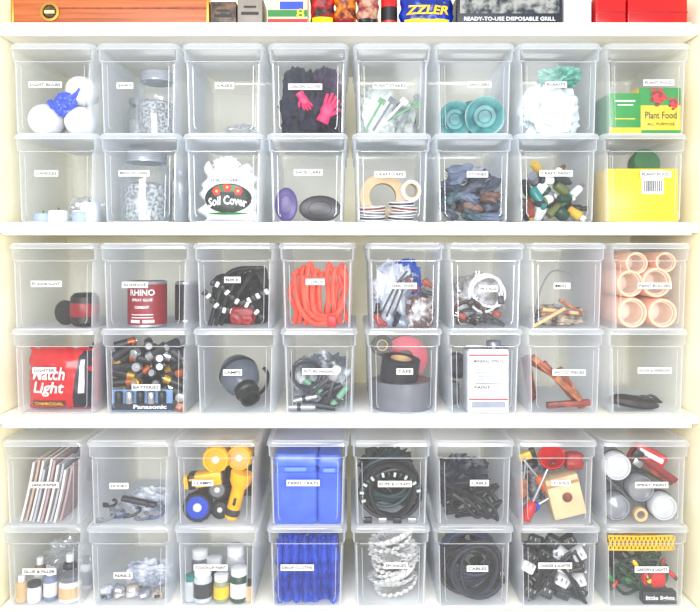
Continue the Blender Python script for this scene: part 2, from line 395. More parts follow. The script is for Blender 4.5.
def saucer(px,py,d,R,rot):
    b=B().lathe([(0.01,0),(R*.28,0),(R*.34,1.6),(R*.5,1.6),(R*.56,0),(R*.72,0.5),(R*.8,3),(R,5),(R,6),(R*.95,6),(R*.76,4),(R*.6,1.0),(R*.54,2.8),(R*.36,2.8),(R*.3,1.4),(0.01,1.4)],30)
    thing('teal_saucer','translucent teal glass plant saucer with raised rings','saucer',px,py,d,[('b',b,mat('teal_glass',(68,136,136),(38,100,104),rough=.25,scale=30))],rot=rot,group='teal saucers')
saucer(456,F[1]-19,30,19,(100,0,8)); saucer(489,F[1]-20,22,20.5,(100,0,-8)); saucer(480,F[1]-26,52,18,(105,0,0)); saucer(462,F[1]-26,60,17,(105,0,0))
crumple('white_plastic_bag','large crumpled white plastic bag in bin','plastic bag',556,1,31,29,mat('white_bag',(215,225,229),rough=.3),seed=23,amp=0.42,ry=26,freq=2,sq=.2)
crumple('teal_netting','teal green crumpled plant netting','netting',568,1,20,10,mat('teal_net',(60,138,120),(125,182,168),scale=60,rough=.5),seed=12,amp=0.7,ry=14,z=54,d=30,freq=2.2)
pl=mat('plantfood_yellow',(246,198,6)); pg=mat('plantfood_green',(18,132,46)); pr=mat('flower_red',(200,12,28)); 
def flower(b,x,y,z,R,mi):
    for k in range(16):
        a=k*2.4; q=R*(.12+.055*k); b.blob(R*.3,0.5,R*.22,o=(x+q*math.cos(a),y-.06*(16-k),z+q*math.sin(a)),amp=.3,freq=2,seed=k,sub=2,mi=mi if k%3 else 5)
b=B().box(32,40,42,o=(0,20,21),bev=.6); b.box(32.2,.4,6,o=(0,0,4),bev=0,mi=2).box(20,.4,1.6,o=(0,-.1,34),bev=0,mi=1).box(16,.4,1,o=(0,-.1,30),bev=0,mi=1).box(20,.4,1,o=(0,-.1,16),bev=0,mi=2)
thing('plant_food_box','green cardboard plant food box with yellow band','fertilizer box',628,F[1],7,[('b',b,[pg,white,pl])])
b=B().box(42,40,48,o=(0,20,24),bev=.6); b.box(42.2,.4,18,o=(0,0,38.8),bev=0,mi=1); b.text('Plant Food',32,7.5,o=(1,-.4,20),mi=4,bold=.02).text('ALL PURPOSE',28,3,o=(1,-.4,11),mi=3,bold=.02).box(42.2,.4,4,o=(0,0,3),bev=0,mi=1)
flower(b,-2,-.6,39,9,2); flower(b,14,-.6,32,6,2)
thing('plant_food_box','yellow plant food box printed with red flowers','fertilizer box',667,F[1],7,[('b',b,[pl,pg,pr,M_ink,mat('plantfood_darkgreen',(8,66,28)),mat('flower_dark',(120,5,14))])])

# ================= ROW 2
cand=[(50,10,12,white),(66,9,13,white),(88,9,20,white),(34,9,9,mat('pale_blue',(160,178,208))),(74,9,10,MC['pale_blue'])]
for i,(x,R,h,m) in enumerate(cand):
    b=B().lathe([(R*.9,0),(R,1),(R,h-1),(R*.9,h),(R*.8,h-1),(0.01,h-1)],20); w=B().tube([(0,0,h-1),(0.3,0,h+3)],.5,6)
    thing('candle',('white' if i<3 else 'pale blue')+' round wax candle in clear bin','candle',x,F[2],(20,38,22,20,18)[i],[('wax',b,m),('wick',w,M_ink)],group='candles')
crumple('clear_wrap','crumpled clear plastic wrap','plastic wrap',70,2,22,16,film,seed=21,amp=.5,ry=14,d=66)
jar(136,2,25,74,mat('white_shells',(190,196,196),(90,100,108),scale=140,rough=.7,bump=.9),'wide glass mason jar with metal lid and pale pebbles')
jar(163,2,11,62,mat('white_shells',(0,0,0)),'narrow glass mason jar with pale pebbles',d=76)
def pillow(b,w,h,t,mi=0,seed=0,amp=1.0,n=30,wob=0.0,tap=0):
    def yf(x,z,s=-1):
        u=abs(x)/(w/2+.01); v=abs(z-h/2)/(h/2+.01); u=min(u,1);v=min(v,1)
        q=Vector((x*.07,z*.07,seed+s*3.3)); rd=(1-abs(noise.noise(q))*2.4)+.5*(1-abs(noise.noise(q*2.4))*2)
        return s*t*((1-u**3)**.6)*((1-v**4)**.6)+s*amp*(rd-.9)*1.1*min(1,3*(1-u))*min(1,3*(1-v))
    for s in (-1,1):
        vs=[];fs=[]
        for i in range(n+1):
            for j in range(n+1):
                x=-w/2+w*i/n; z=h*j/n
                ex=wob*noise.noise(Vector((z*.12,seed,1.0 if x>0 else 5.0)))*max(0,abs(x)/(w/2)-.6)*2.5
                ex-=tap*x*max(0,z/h-.55)**1.3*2
                ez=wob*noise.noise(Vector((x*.12,seed,9.0)))*max(0,z/h-.7)*3
                vs.append((x+ex,yf(x,z,s),z+ez))
        for i in range(n):
            for j in range(n):
                q=[i*(n+1)+j,(i+1)*(n+1)+j,(i+1)*(n+1)+j+1,i*(n+1)+j+1]
                fs.append(q if s<0 else q[::-1])
        b.add(vs,fs,mi,True)
    return yf
def patch(b,shape,mi,yf,off=.3,rings=5):
    c=(sum(p[0] for p in shape)/len(shape),sum(p[1] for p in shape)/len(shape)); n=len(shape); vs=[]
    for k in range(rings,0,-1):
        for x,z in shape:
            X=c[0]+(x-c[0])*k/rings; Z=c[1]+(z-c[1])*k/rings; vs.append((X,yf(X,Z)-off,Z))
    vs.append((c[0],yf(*c)-off,c[1])); fs=[]
    for k in range(rings-1):
        for i in range(n): fs.append([k*n+i,k*n+(i+1)%n,(k+1)*n+(i+1)%n,(k+1)*n+i])
    k=(rings-1)*n
    for i in range(n): fs.append([k+i,k+(i+1)%n,rings*n])
    b.add(vs,fs,mi,False)
def ell(cx,cz,rx,rz,a0=0,a1=360,n=24): return [(cx+rx*math.cos(math.radians(a0+(a1-a0)*k/n)),cz+rz*math.sin(math.radians(a0+(a1-a0)*k/n))) for k in range(n)]
b=B(); yf=pillow(b,58,60,15,seed=3,amp=.8,wob=8,tap=.25)
patch(b,ell(0,24,24,15),1,yf,.7,8); patch(b,ell(0,34,13,4),2,yf,1.0,6)
for X,Z,R_ in ((-11,31,2.8),(11,31,2.8),(0,35,3.2)):
    for k in range(6): patch(b,ell(X+R_*math.cos(k*1.05),Z+R_*math.sin(k*1.05),1.9,1.9,n=8),3,yf,1.5,1)
    patch(b,ell(X,Z,1.4,1.4,n=8),5,yf,1.7,1)
b.text('Soil Cover',39,9.5,o=(0,0,22),mi=4,mapf=lambda x,z:yf(x,z)-2.0,bold=.03,arch=3); patch(b,ell(0,8.5,20,1.2),2,yf,1.0,4)
b.blob(13,8,8,o=(-4,0,60),amp=.55,freq=2,seed=6,ridge=True,mi=0,sub=4)
thing('soil_cover_bag','tall crumpled white soil cover bag with dark green emblem','bag',226,F[2],24,[('b',b,[mat('white_bag_gloss',(222,224,224),rough=.3),mat('emblem_dark',(10,32,20)),green,mat('emblem_red',(192,14,32)),white,yellow])])
def shoebrush(px,d,rx,rz,m,m2,label):
    b=B().lathe([(0.01,-5),(rx*.9,-5),(rx,-3.5),(rx,-.5),(rx*.85,.5),(0.01,.8)],28,o=(0,0,rz),rot=(90,0,0),sy=rz/rx)
    c=B().lathe([(rx*.82,-14),(rx*.9,-5)],28,o=(0,0,rz),rot=(90,0,0),sy=rz/rx)
    e=B().lathe([(rx*.6,.6),(rx*.62,1.0),(rx*.55,1.2),(rx*.53,.6)],28,o=(0,0,rz),rot=(90,0,0),sy=rz/rx,cap=False)
    thing('shoe_brush',label,'brush',px,F[2],d,[('brush_back',b,m),('bristles',c,m2),('rim_ring',e,m)])
pur=mat('purple_plastic',(60,40,110),rough=.35)
shoebrush(285,12,11.5,17.5,pur,dgrey,'purple oval brush standing on its side')
shoebrush(320,12,21.5,13.5,mat('black_plum',(19,16,28),rough=.35),mat('dark_plum_bristle',(12,10,19)),'black oval brush lying on its side')
kraft=mat('kraft_tape',(190,160,118),rough=.5)
roll(384,F[2]-27,34,24,14,16,kraft,(90,0,0),'kraft masking tape roll standing behind white reels')
for i,(x,z,a) in enumerate(((368,4,0),(370,9,3),(371,14,-4),(402,4,2),(404,9,-3),(406,14,5),(403,19,-2))):
    R=14; b=B().lathe([(4,-2),(R,-2),(R,-1.2),(R*.8,-1),(R*.8,1),(R,1.2),(R,2),(4,2),(4,-2)],28,cap=False); c=B().lathe([(R*.8,-1),(R*.93,-1),(R*.93,1),(R*.8,1)],28,cap=False)
    thing('ribbon_reel','small flat white reel of craft ribbon','reel',x,F[2]-z-0.5,20,[('reel',b,white),('ribbon',c,[dgrey,grey,rwood][i%3])],rot=(8,a,0),group='ribbon reels')
for i in range(3):
    roll(413+i*2,F[2]-33,26+i*6,11,7,4,white,(90,0,20),'white narrow tape roll leaning on edge',grp='narrow tape rolls')
stc=[mat('stone_slate',(50,58,72),rough=.5),mat('stone_teal',(46,72,82),rough=.5),mat('stone_rust',(100,70,62),rough=.5),mat('stone_grey',(138,142,152),rough=.5),mat('stone_blue',(88,100,124),rough=.5),mat('stone_dark',(20,22,30),rough=.5)]
nm=['slate grey','teal','rust brown','pale grey','dusty blue','charcoal']; wq=[0,0,1,2,3,4,4,5,5]
k=0
for lay,(n,z,dd) in enumerate(((3,0,20),(3,10,22),(3,20,20),(3,30,22),(2,40,22),(3,13,48),(3,26,50),(2,48,26))):
    for i in range(n):
        x=474+(i-(n-1)/2)*(64/max(n,3.0))+rnd(-3,3)
        rx,rz=rnd(8,13),rnd(4.2,6); b=B().blob(rx,7,rz,amp=.5,freq=1.8,seed=k,sub=3,sq=.6)
        q=random.choice(wq); thing('flat_stone',nm[q]+' flat irregular stone in pile','stone',x,F[2]-z-rz*.95,dd,[('b',b,stc[q])],rot=(rnd(-20,20),rnd(-55,55),rnd(-20,20)),group='decorative stones'); k+=1
cc=[('dark green',dgreen),('black',black),('white',white),('yellow',mat('mustard',(195,158,42))),('brown',rwood),('dark grey',dgrey),('grey',grey),('teal',teal),('olive',mat('olive',(85,95,44))),('grey',grey)]
for lay,(n,z,dd) in enumerate(((4,0,20),(4,9,22),(3,19,20),(4,28,22),(3,38,22),(3,0,46),(3,16,48),(2,48,26))):
    for i in range(n):
        x=558+(i-(n-1)/2)*17+rnd(-4,4); q=random.choice(cc); q2=random.choice(cc)
        bottle(x,F[2]-z-5.2,dd,rnd(4,6),rnd(16,26),q[1],q2[1],q[0]+' small craft paint bottle in pile',rot=(rnd(-30,30),rnd(20,160),rnd(-50,50)),cat='bottle',name='craft_bottle',grp='craft paint bottles',lab=white if i%4==1 else None,ctr=True)
def rr(w2,d2,z,rad=8): return ring(-w2,w2,-d2,d2,rad,z)
b=B(); b.box(72,40,54,o=(0,0,27),bev=1.6).box(72,.5,1,o=(0,-20.1,12),bev=0,mi=1)
lb=B().box(22,.4,24,o=(10,-20.4,40),bev=0)
for i in range(10): lb.box(rnd(.5,1.2),.3,11,o=(1.5+i*1.9,-20.8,36),bev=0,mi=1)
lb.text('PLANT FOOD',19,2.4,o=(10,-20.8,47),mi=1,bold=.01)
cp=B().lathe([(12,0),(14,1),(14,15),(12.5,17),(.01,17)],30)
for k in range(28):
    a=k*2*math.pi/28; cp.box(.8,.8,13,o=(14.1*math.cos(a),14.1*math.sin(a),8),bev=0)
thing('yellow_package','bright yellow angular package with barcode sticker','package',648,F[2],28,[('package_body',b,[mat('bright_yellow',(248,206,0),rough=.35),mat('fold_yellow',(200,160,0))]),('barcode_label',lb,[M_lab,M_ink])])
thing('green_lid_jar','round dark green lid resting on yellow package','lid',655,F[2]-58,34,[('b',cp,mat('cap_green',(24,86,32)))],rot=(72,0,0))

# ================= ROW 3
fb=B().lathe([(8,0),(8.5,1),(8.5,20),(12,26),(13,32),(12,33)],24,rot=(90,0,0)); fl=B().lathe([(0.01,30),(9,31),(11.8,32.5)],24,rot=(90,0,0))
thing('flashlight','black flashlight with red lens rim lying down','flashlight',60,F[3]-14,62,[('flashlight_body',fb,black),('lens',fl,dred)],rot=(0,0,-14))
fb=B().lathe([(0.01,-17),(10,-17),(14,-13),(14,13),(10,17),(0.01,17)],24); fr=B().lathe([(14.3,-7),(14.6,-6),(14.6,6),(14.3,7)],24,cap=False)
thing('dark_reel','black reel with dark red band','reel',80,F[3]-18,24,[('reel_body',fb,black),('red_band',fr,dred)],rot=(0,0,10))
can_red=mat('can_red',(132,6,24))
def can(px,r,R,h,m,label,txt,d,mt=white,lines=(),name='metal_can'):
    b=B().lathe([(R*.97,0),(R,.8),(R*.98,1.6),(R*.98,h-2),(R,h-1.2),(R*.97,h)],32)
    l=B().lathe([(R*.97,h),(R*.9,h+.6),(R*.88,h-.6),(R*.3,h-.6),(0.01,h-.4)],28)
    lb=B().lathe([(R*1.0,h*.06),(R*1.0,h*.94)],32,cap=False,mi=0)
    cyl=lambda x,z:-math.sqrt(max(0,(R*1.02)**2-x*x))
    for t,w,hh,z in txt: lb.text(t,w,hh,o=(0,0,z),mi=1,mapf=cyl,bold=.02)
    for z0,z1,x0,x1 in lines:
        n=8; vs=[]
        for i in range(n+1):
            x=x0+(x1-x0)*i/n; vs+=[(x,cyl(x,0)-.2,z0),(x,cyl(x,0)-.2,z1)]
        lb.add(vs,[[2*i,2*i+2,2*i+3,2*i+1] for i in range(n)],1,False)
    thing(name,label,'can',px,F[r],d,[('can_body',b,silver),('can_lid',l,silver),('can_label',lb,[m,mt])])
can(138,3,20,47,can_red,'deep red metal can with busy white lettering',[('RHINO',25,6.5,36),('SPRAY GLUE',21,2.8,28.5),('CEMENT',15,2.8,21)],32,lines=[(5,8,-12,-2),(5,8,1,12),(10,10.8,-11,11),(13,13.8,-11,11)])
can(169,3,13,44,mat('can_plum',(40,26,36)),'dark plum metal can behind red can',[],75)
blackfab=mat('black_fabric',(21,22,27),(5,5,8),rough=.7,scale=60)
crumple('black_bike_bag','crumpled black fabric bike bag','bag',235,3,34,30,blackfab,seed=31,amp=.5,ry=26,d=60,freq=2)
lm=mat('light_metal',(210,213,217),rough=.35,metal=.3)
def strap(px,z,pts,label):
    ch=B(); n=len(pts)
    ch.tube(pts,1.6,6,mi=0,flat=.8)
    for i,p in enumerate(pts):
        q=pts[min(i+1,n-1)]; p0=pts[max(i-1,0)]; a=math.degrees(math.atan2(-(q[2]-p0[2]),q[0]-p0[0]))
        ch.box(4,3.6,6,o=p,rot=(0,a,0),bev=.9,mi=1 if i%2 else 0)
    thing('black_strap',label,'strap',px,F[3]-z,12,[('b',ch,[black,lm])])
strap(236,8,[(-26+5*i,0,38-3.4*i+2*math.sin(i)) for i in range(11)],'black strap with silver buckle segments')
strap(218,3,[(-18+4*i,0,30-2.6*i+3*math.cos(i*.8)) for i in range(9)],'shorter black strap with silver segments')
strap(258,26,[(-12+4.5*i,0,2.2*i) for i in range(6)],'short upper strap with silver segments')
crumple('red_rear_lamp','dark red lumpy bicycle lamp','lamp',240,3,13,10,dred,seed=33,amp=.2,d=16,ry=8,sq=.5,z=3)
b=B()
def sm(pts,k=5):
    pts=[Vector(p) for p in pts]; pts=[pts[0]]+pts+[pts[-1]]; P=[]
    for i in range(len(pts)-3):
        for j in range(k):
            u=j/k; p0,p1,p2,p3=pts[i:i+4]
            P.append(0.5*((2*p1)+(-p0+p2)*u+(2*p0-5*p1+4*p2-p3)*u*u+(-p0+3*p1-3*p2+p3)*u**3))
    return P
for k in range(3): b.tube(sm([(-30+k*5,k*3,2),(-22+k*9,k*3,30),(-14+k*12,2+k*3,52),(0+k*9,4,60),(16+k*5,6,58),(26,8,40)]),2.4,8)
thing('black_hose','looped black rubber hose above bag','hose',236,F[3],18,[('b',b,black)])
b=B(); random.seed(77)
for i in range(8):
    x=-32+i*7.4; dd=rnd(0,14); top=rnd(60,74)
    b.tube(sm([(x+rnd(-2,2),dd+6,3),(x+rnd(-4,4),dd,18),(x+rnd(-6,6),dd-1,38),(x+1,dd,56),(x+4,dd+2,top),(x+8,dd+6,56),(x+8+rnd(-5,5),dd+8,34),(x+7,dd+10,16),(x+9,dd+12,3)]),2.8,8)
for s_ in (0,1,2):
    b.tube(sm([(-31+s_*10,-2+s_*2,62-s_*4),(-26+s_*9,-3,26-s_*3),(-8+s_*8,-4,5+s_*4),(16+s_*3,-3,12+s_*5),(28,-1,48+s_*4),(20,0,66)]),2.9,8)
pg2=B().box(10,7,13,o=(12,-8,8),bev=2)
thing('extension_cord','orange red extension cord hanging in vertical loops','extension cord',317,F[3],18,[('cord',b,orange),('plug',pg2,red)])
crumple('clear_parts_bag','crinkled clear packet of small hardware','plastic bag',394,3,19,33,mat('hardware_bag',(128,138,158),(212,217,225),scale=14,rough=.15,sharp=.3,mid=.45),seed=41,amp=.6,ry=14,d=34,freq=2.4,sq=.6)
crumple('blue_package','crumpled blue plastic package','package',412,3,15,22,mat('pkg_blue',(22,66,160),(150,172,205),scale=24,rough=.25,mid=.4),seed=42,amp=.5,ry=9,d=64,z=26,sq=.6)
crumple('clear_small_bag','small clear bag of screws at the bottom','plastic bag',422,3,14,17,mat('screwbag',(84,66,62),(196,197,202),scale=28,rough=.2,mid=.42),seed=44,amp=.5,ry=9,d=20,freq=2.4)
for i,(x,z,m,l) in enumerate(((378,8,mat('rust_red',(140,34,26)),'rust red'),(426,36,dgrey,'dark grey'),(398,5,navy,'navy'),(412,44,MC['rust_red'],'rust red'),(378,16,black,'black'),(428,46,rwood,'brown'))):
    b=B().box(rnd(7,15),4,rnd(4,8),bev=1).lathe([(2,-2),(2.4,-1),(2.4,9),(.01,9.6)],10,rot=(0,60,0))
    thing('furniture_fitting',l+' small hardware fitting in bin','fitting',x,F[3]-z,12+i%3*3,[('b',b,m)],rot=(rnd(-20,20),rnd(-70,70),rnd(-20,20)),group='small hardware fittings')
b=B()
for k in range(3): b.tube([(-24+k*7,0,10),(-8+k*6,-1,42+k*4),(4+k*5,0,56-k*3)],1.1,6)
thing('thin_rods','thin dark metal rods leaning in bin','rods',404,F[3]-2,9,[('b',b,dgrey)])
crumple('clear_parts_bag','clear plastic bag of cable plugs','plastic bag',484,3,27,27,mat('pale_bag',(140,138,138),(222,224,227),scale=16,rough=.15,sharp=.2,mid=.4),seed=51,amp=.6,ry=18,d=50,freq=2.4)
cable('thin brown cord looped in bin',470,3,14,10,2,1.4,mat('brown_cord',(68,46,34)),seed=52,z=4,dy=3,d=12)
cable('thin white cord with plug',490,3,17,17,2.4,1.4,white,seed=53,z=14,dy=3,d=18,plug=white)
tangle('thin dark cord tangled with plugs',484,3,27,22,dgrey,1.3,4,seed=63,d=22,dy=12)
for i,(x,z) in enumerate(((464,12),(474,26),(486,8),(500,14),(476,6),(505,28))):
    b=B().box(6,5,9,bev=1.5).box(.8,1.5,4,o=(-1.4,0,6),bev=0,mi=1).box(.8,1.5,4,o=(1.4,0,6),bev=0,mi=1)
    thing('electrical_plug',('brown','black','dark grey')[i%3]+' small electrical plug among cords','plug',x,F[3]-z,13+i,[('b',b,[(rwood,black,dgrey)[i%3],silver])],rot=(rnd(-30,30),rnd(-80,80),0),group='electrical plugs')
crumple('pale_cloth','pale beige crumpled cloth strip','cloth',565,3,30,11,mat('pale_beige_mix',(188,172,152),(92,84,80),scale=50,rough=.7),seed=61,amp=.6,ry=20,d=44,freq=2.2)
for i in range(6):
    b=B().box(3.4,3,rnd(26,40),bev=.6); q=i%3
    thing('wood_stick',('pale wooden','grey plastic','brown wooden')[q]+' stick lying in bin','stick',548+i*6,F[3]-10-i*2.2,12+i*2,[('b',b,(beige,grey,wood)[q])],rot=(0,60+i*12,0),group='small sticks')
b=B().tube(sm([(-28,0,4),(-20,0,38),(-6,2,58),(20,2,52)]),.8,6); thing('thin_wire','thin grey bent wire in bin','wire',566,F[3],20,[('b',b,grey)])
for i,(x,z,R) in enumerate(((632,15.5,15.5),(665,15,15),(627,45,14),(660,46,15.5),(640,70.5,11.5),(671,71,10.5))):
    b=B().lathe([(R*.78,-36),(R,-36),(R,36),(R*.96,38),(R*.82,38),(R*.78,36),(R*.78,-36)],30,cap=False,rot=(90,0,0)); 
    c=B().lathe([(.01,6),(R*.74,6),(R*.78,6),(R*.78,35),(R*.74,35),(R*.74,7)],24,cap=False,rot=(90,0,0))
    thing('foam_tube_roll','peach rolled foam tube lying end on','foam tube',x+2,F[3]-z-.3,46+rnd(0,6),[('foam_sleeve',b,peach),('inner_core',c,mat('peach_pale',(246,222,204)))],rot=(0,0,rnd(-2,2)),group='foam tube rolls')

# ================= ROW 4
b=B(); yf=pillow(b,76,68,20,seed=9,amp=.9,wob=5)
def gpatch(b,x0,x1,z0,z1,mi,yf,off,n=14,sl=0):
    vs=[];fs=[]
    for i in range(n+1):
        for j in range(n+1):
            z=z0+(z1-z0)*j/n; x=x0+(x1-x0)*i/n+sl*(z-z0)*(1-i/n); vs.append((x,yf(x,z)-off,z))
    for i in range(n):
        for j in range(n): fs.append([i*(n+1)+j,(i+1)*(n+1)+j,(i+1)*(n+1)+j+1,i*(n+1)+j+1])
    b.add(vs,fs,mi,True)
gpatch(b,15,36,3,65,1,yf,.6,sl=.12); gpatch(b,22,28,20,56,4,yf,1.0,sl=.06); gpatch(b,-30,8,5,12,3,yf,.6)
M_=lambda x,z:yf(x,z)-2.2
b.text('Match',37,14,o=(-9,0,42),mi=4,mapf=M_,bold=.02,shear=.2); b.text('Light',35,16,o=(-9,0,25),mi=4,mapf=M_,bold=.02,shear=.2)
b.text('CHARCOAL',32,4,o=(-10,0,8.5),mi=2,mapf=M_,bold=.02)
thing('charcoal_bag','bulging crumpled red charcoal bag with white lettering','bag',54,F[4],28,[('b',b,[mat('bag_red',(192,8,16),rough=.25),mat('bag_dark',(14,14,34),rough=.3),yellow,mat('bag_maroon',(92,6,12)),white])])
crumple('dark_bag_corner','dark blue folded bag corner behind charcoal','bag',82,4,14,32,navy,seed=71,amp=.4,ry=12,d=64)
bt=[('black and copper',black,mat('copper',(165,82,38),metal=.5,rough=.35)),('silver and black',dgrey,silver),('gold and black',black,brass),('plain black',black,dgrey)]
def battery(px,py,d,rot,q,R=4.6,L=24):
    h=-L/2
    b=B().lathe([(R*.8,h),(R,h+.4),(R,h+L*.66)],18).lathe([(.01,h-.3),(R*.7,h-.3),(R*.7,h)],18,mi=1); t=B().lathe([(R,h+L*.66),(R,h+L*.97),(R*.85,h+L)],18); n=B().lathe([(R*.35,h+L),(R*.35,h+L+1.4),(.01,h+L+1.5)],12)
    thing('battery',bt[q][0]+' cylindrical battery in pile','battery',px,py,d,[('battery_casing',b,[bt[q][1],silver]),('battery_top_band',t,bt[q][2]),('battery_terminal',n,silver)],rot=rot,group='loose batteries')
random.seed(11)
for (n,z,dd) in ((4,26,17),(4,34,19),(4,42,17),(4,50,19),(4,57,17),(3,65,20),(6,6,42),(5,18,44),(5,30,44),(5,42,46),(4,54,44)):
    for i in range(n):
        sp=72/n; x=144+(i-(n-1)/2)*sp+rnd(-1.5,1.5)
        if dd<30 and random.random()<.7: a=(rnd(-8,8),90*random.choice((-1,1))+rnd(-40,40),rnd(-12,12))
        else: a=(90*random.choice((1,-1,-1))+rnd(-14,14),0,rnd(-30,30))
        battery(x,F[4]-z-3,dd,a,random.choice((0,0,1,1,2,3)),R=rnd(4.2,5.4),L=rnd(20,25))
b=B().box(62,1,22,o=(0,0,11),bev=.4).box(62.2,.4,7,o=(0,-.6,4.5),bev=0,mi=1).text('Panasonic',34,4.4,o=(8,-1,4.5),mi=2,bold=.03)
c=B()
for i in range(5): c.lathe([(3.6,0),(4,.6),(4,11),(3.4,12)],16,o=(-23+i*11,-3.4,8.6),mi=i%2)
thing('battery_pack','card backed blister pack of batteries','batteries',138,F[4],12,[('backing_card',b,[mat('card_blue',(100,140,185)),mat('card_dark',(12,16,40)),white]),('packed_batteries',c,[black,silver])])
for i in range(2): battery(178,F[4]-5-i*9.5,18+i,(90,0,0),i%3,R=4.6,L=20)
hd=B().lathe([(.01,-24),(9,-23),(16,-18),(20,-10),(20.5,0),(18,9),(13,15),(11,18)],32); nz_=B().lathe([(11.4,17),(12.4,19),(12.4,25),(10.5,27),(10.5,34),(8.5,34),(7.6,28),(.01,27)],28)
bn=B().lathe([(20.2,-9),(20.9,-8),(21.0,-5),(20.6,-4)],32,cap=False); kn=B().box(8,5,12,o=(0,19,-4),bev=2)
thing('handheld_blower','rounded grey handheld device with black nozzle','tool',234,F[4]-30,34,[('device_shell',hd,mat('slate_plastic',(84,91,103),rough=.3)),('nozzle',nz_,black),('shell_band',bn,dgrey),('switch',kn,black)],rot=(48,140,0))
b=B().tube(sm([(-8,0,0),(4,2,2),(12,3,10),(14,4,24),(8,5,32)]),2.0,8); thing('black_power_cord','short black power cord behind grey tool','cable',244,F[4]-2,76,[('b',b,black)])
crumple('clear_parts_bag','clear bag of picture hanging hardware','plastic bag',318,4,30,30,mat('grey_bag',(84,92,100),(208,213,218),scale=20,rough=.15,sharp=.15,mid=.43),seed=73,amp=.6,ry=20,d=50,freq=2.4)
cable('thin silver picture wire coil',306,4,15,14,3.5,1.1,dgrey,seed=74,z=20,dy=3,d=12,name='picture_wire',cat='wire')
b=B().box(4,3,28,o=(-6,0,-12),rot=(0,18,0),bev=1.2).box(4,3,28,o=(5,0,-12),rot=(0,-14,0),bev=1.2); bb=B().blob(6,3,9,o=(0,0,6),amp=.1,sub=3,sq=.4)
thing('pliers','grey handled metal pliers leaning in bin','pliers',332,F[4]-34,14,[('handles',b,dgrey),('jaws',bb,silver)],rot=(0,30,0))
for i in range(6):
    b=B().lathe([(3,-rnd(10,15)),(3.4,-9),(3.4,9),(3,rnd(10,15))],14,rot=(0,90,0)).lathe([(3.8,-4),(3.8,0)],14,rot=(0,90,0),mi=1)
    thing('metal_tube','%s small metal tube in bin'%('silver','dark grey','light green')[i%3],'tube',[300,322,338,305,330,312,340][i],F[4]-[4,5,12,12,20,24,32][i],14+i*1.5,[('b',b,[(silver,dgrey,mat('sage',(105,150,126)))[i%3],dgrey])],rot=(0,[0,8,-50,-12,-25,35,60][i],0),group='metal tubes')
duct=mat('duct_grey',(104,106,114),rough=.35)
roll(406,F[4]-14,39,31.5,17,28,duct,(0,0,0),'wide grey duct tape roll lying flat')
roll(402,F[4]-40,30,20,10,24,mat('dark_tape',(26,29,37),rough=.35),(8,6,0),'dark grey duct tape roll stacked on top')
roll(420,F[4]-44,84,24,8,20,mat('tape_red',(208,25,62),rough=.35),(84,0,0),'pink red tape roll standing behind grey rolls',core=dred)
roll(384,F[4]-62,50,11,5,12,black,(80,20,0),'small black tape roll above duct tape')
b=B(); loft(b,[rr(21,14,0,3),rr(21.5,14.5,1,3),rr(21.5,14.5,62,3),rr(21,14,63.5,3)],cap0=True)
tp_=B(); loft(tp_,[rr(21.8,14.8,62.4,3),rr(21.8,14.8,64,3),rr(20.6,13.6,64,3),rr(20.4,13.4,63,3)],cap1=True); cp=B().lathe([(6,63),(6,65),(7.4,65),(7.4,70),(6.6,71),(.01,71)],24,o=(8,0,0))
lb=B().box(39,.3,56,o=(0,-14.8,31),bev=0); lb.text('MINERAL SPIRITS',30,3.2,o=(0,-15.1,52),mi=1,bold=.02).box(34,.2,6,o=(0,-15,8),bev=0,mi=2).box(39,.2,1.6,o=(0,-15,58),bev=0,mi=3).box(39,.2,1.6,o=(0,-15,13.5),bev=0,mi=3)
for i in range(6): lb.box(30-(i%3)*4,.2,.8,o=(0,-15.1,44-i*3.6),bev=0,mi=2)
thing('white_solvent_can','rectangular white can with red trim and metal top','can',490,F[4],22,[('can_body',b,mat('offwhite_can',(196,200,206),rough=.3)),('can_top',tp_,silver),('can_cap',cp,mat('cap_dark_metal',(120,124,132),rough=.3,metal=.5)),('can_label',lb,[mat('can_label_white',(214,216,218)),mat('label_ink',(60,68,85)),mat('label_grey',(135,140,154)),red])])
b=B().lathe([(7,-20),(13,-18),(14,-4),(13,0),(9,1),(8,-1),(.01,-1)],26,rot=(90,0,0)); thing('dark_round_canister','dark grey round canister lying end on','canister',460,F[4]-38,58,[('b',b,dgrey)])
b=B().blob(7,8,12,o=(0,0,12),amp=.15,sub=3,sq=.6,floor=0); thing('rubber_block','grey lumpy rubber block beneath canister','block',458,F[4],52,[('b',b,mat('mid_grey_rubber',(72,76,84)))])
for i,(x,z,L,a,m) in enumerate(((560,34,66,-48,0),(568,26,60,-40,1),(580,18,48,-32,0),(572,8,44,86,1),(552,40,40,-60,1))):
    b=B().box(6,6,L,bev=.8).box(3,6.4,L*.35,o=(0,0,L*.2),bev=.5,mi=1)
    thing('wood_offcut',('light brown','reddish brown')[m]+' wooden offcut leaning diagonally','wood piece',x,F[4]-z,12+i*7 if i!=3 else 12,[('b',b,[(wood,rwood)[m],mat('red_stripe',(145,38,25))])],rot=(0,a,0),group='wooden offcuts')
for i in range(3):
    b=B().box(3,8,48,bev=.5); thing('wood_shim','thin dark wooden shim standing upright','wood piece',540+i*5,F[4]-25,50+i*10,[('b',b,rwood)],rot=(0,-10,0),group='wooden shims')
db=mat('dark_brown_rubber',(42,30,27),(23,18,18),rough=.5)
b=B(); b.tube(sm([(-30,0,8),(-20,0,10),(-5,-1,8),(12,0,4.5),(24,1,3)]),1,10,taper=[1.2+5.5*math.sin(math.pi*min(1,(i+1)/21)) for i in range(20)],flat=1.4)
for k in range(4): b.tube(sm([(-18+k*7,-2,9),(-10+k*8,-3,13+k*.5),(2+k*8,-2,9-k)]),1.4,7)
thing('door_seal_bundle','dark brown bundle of rubber door seal','door seal',642,F[4],22,[('b',b,db)])
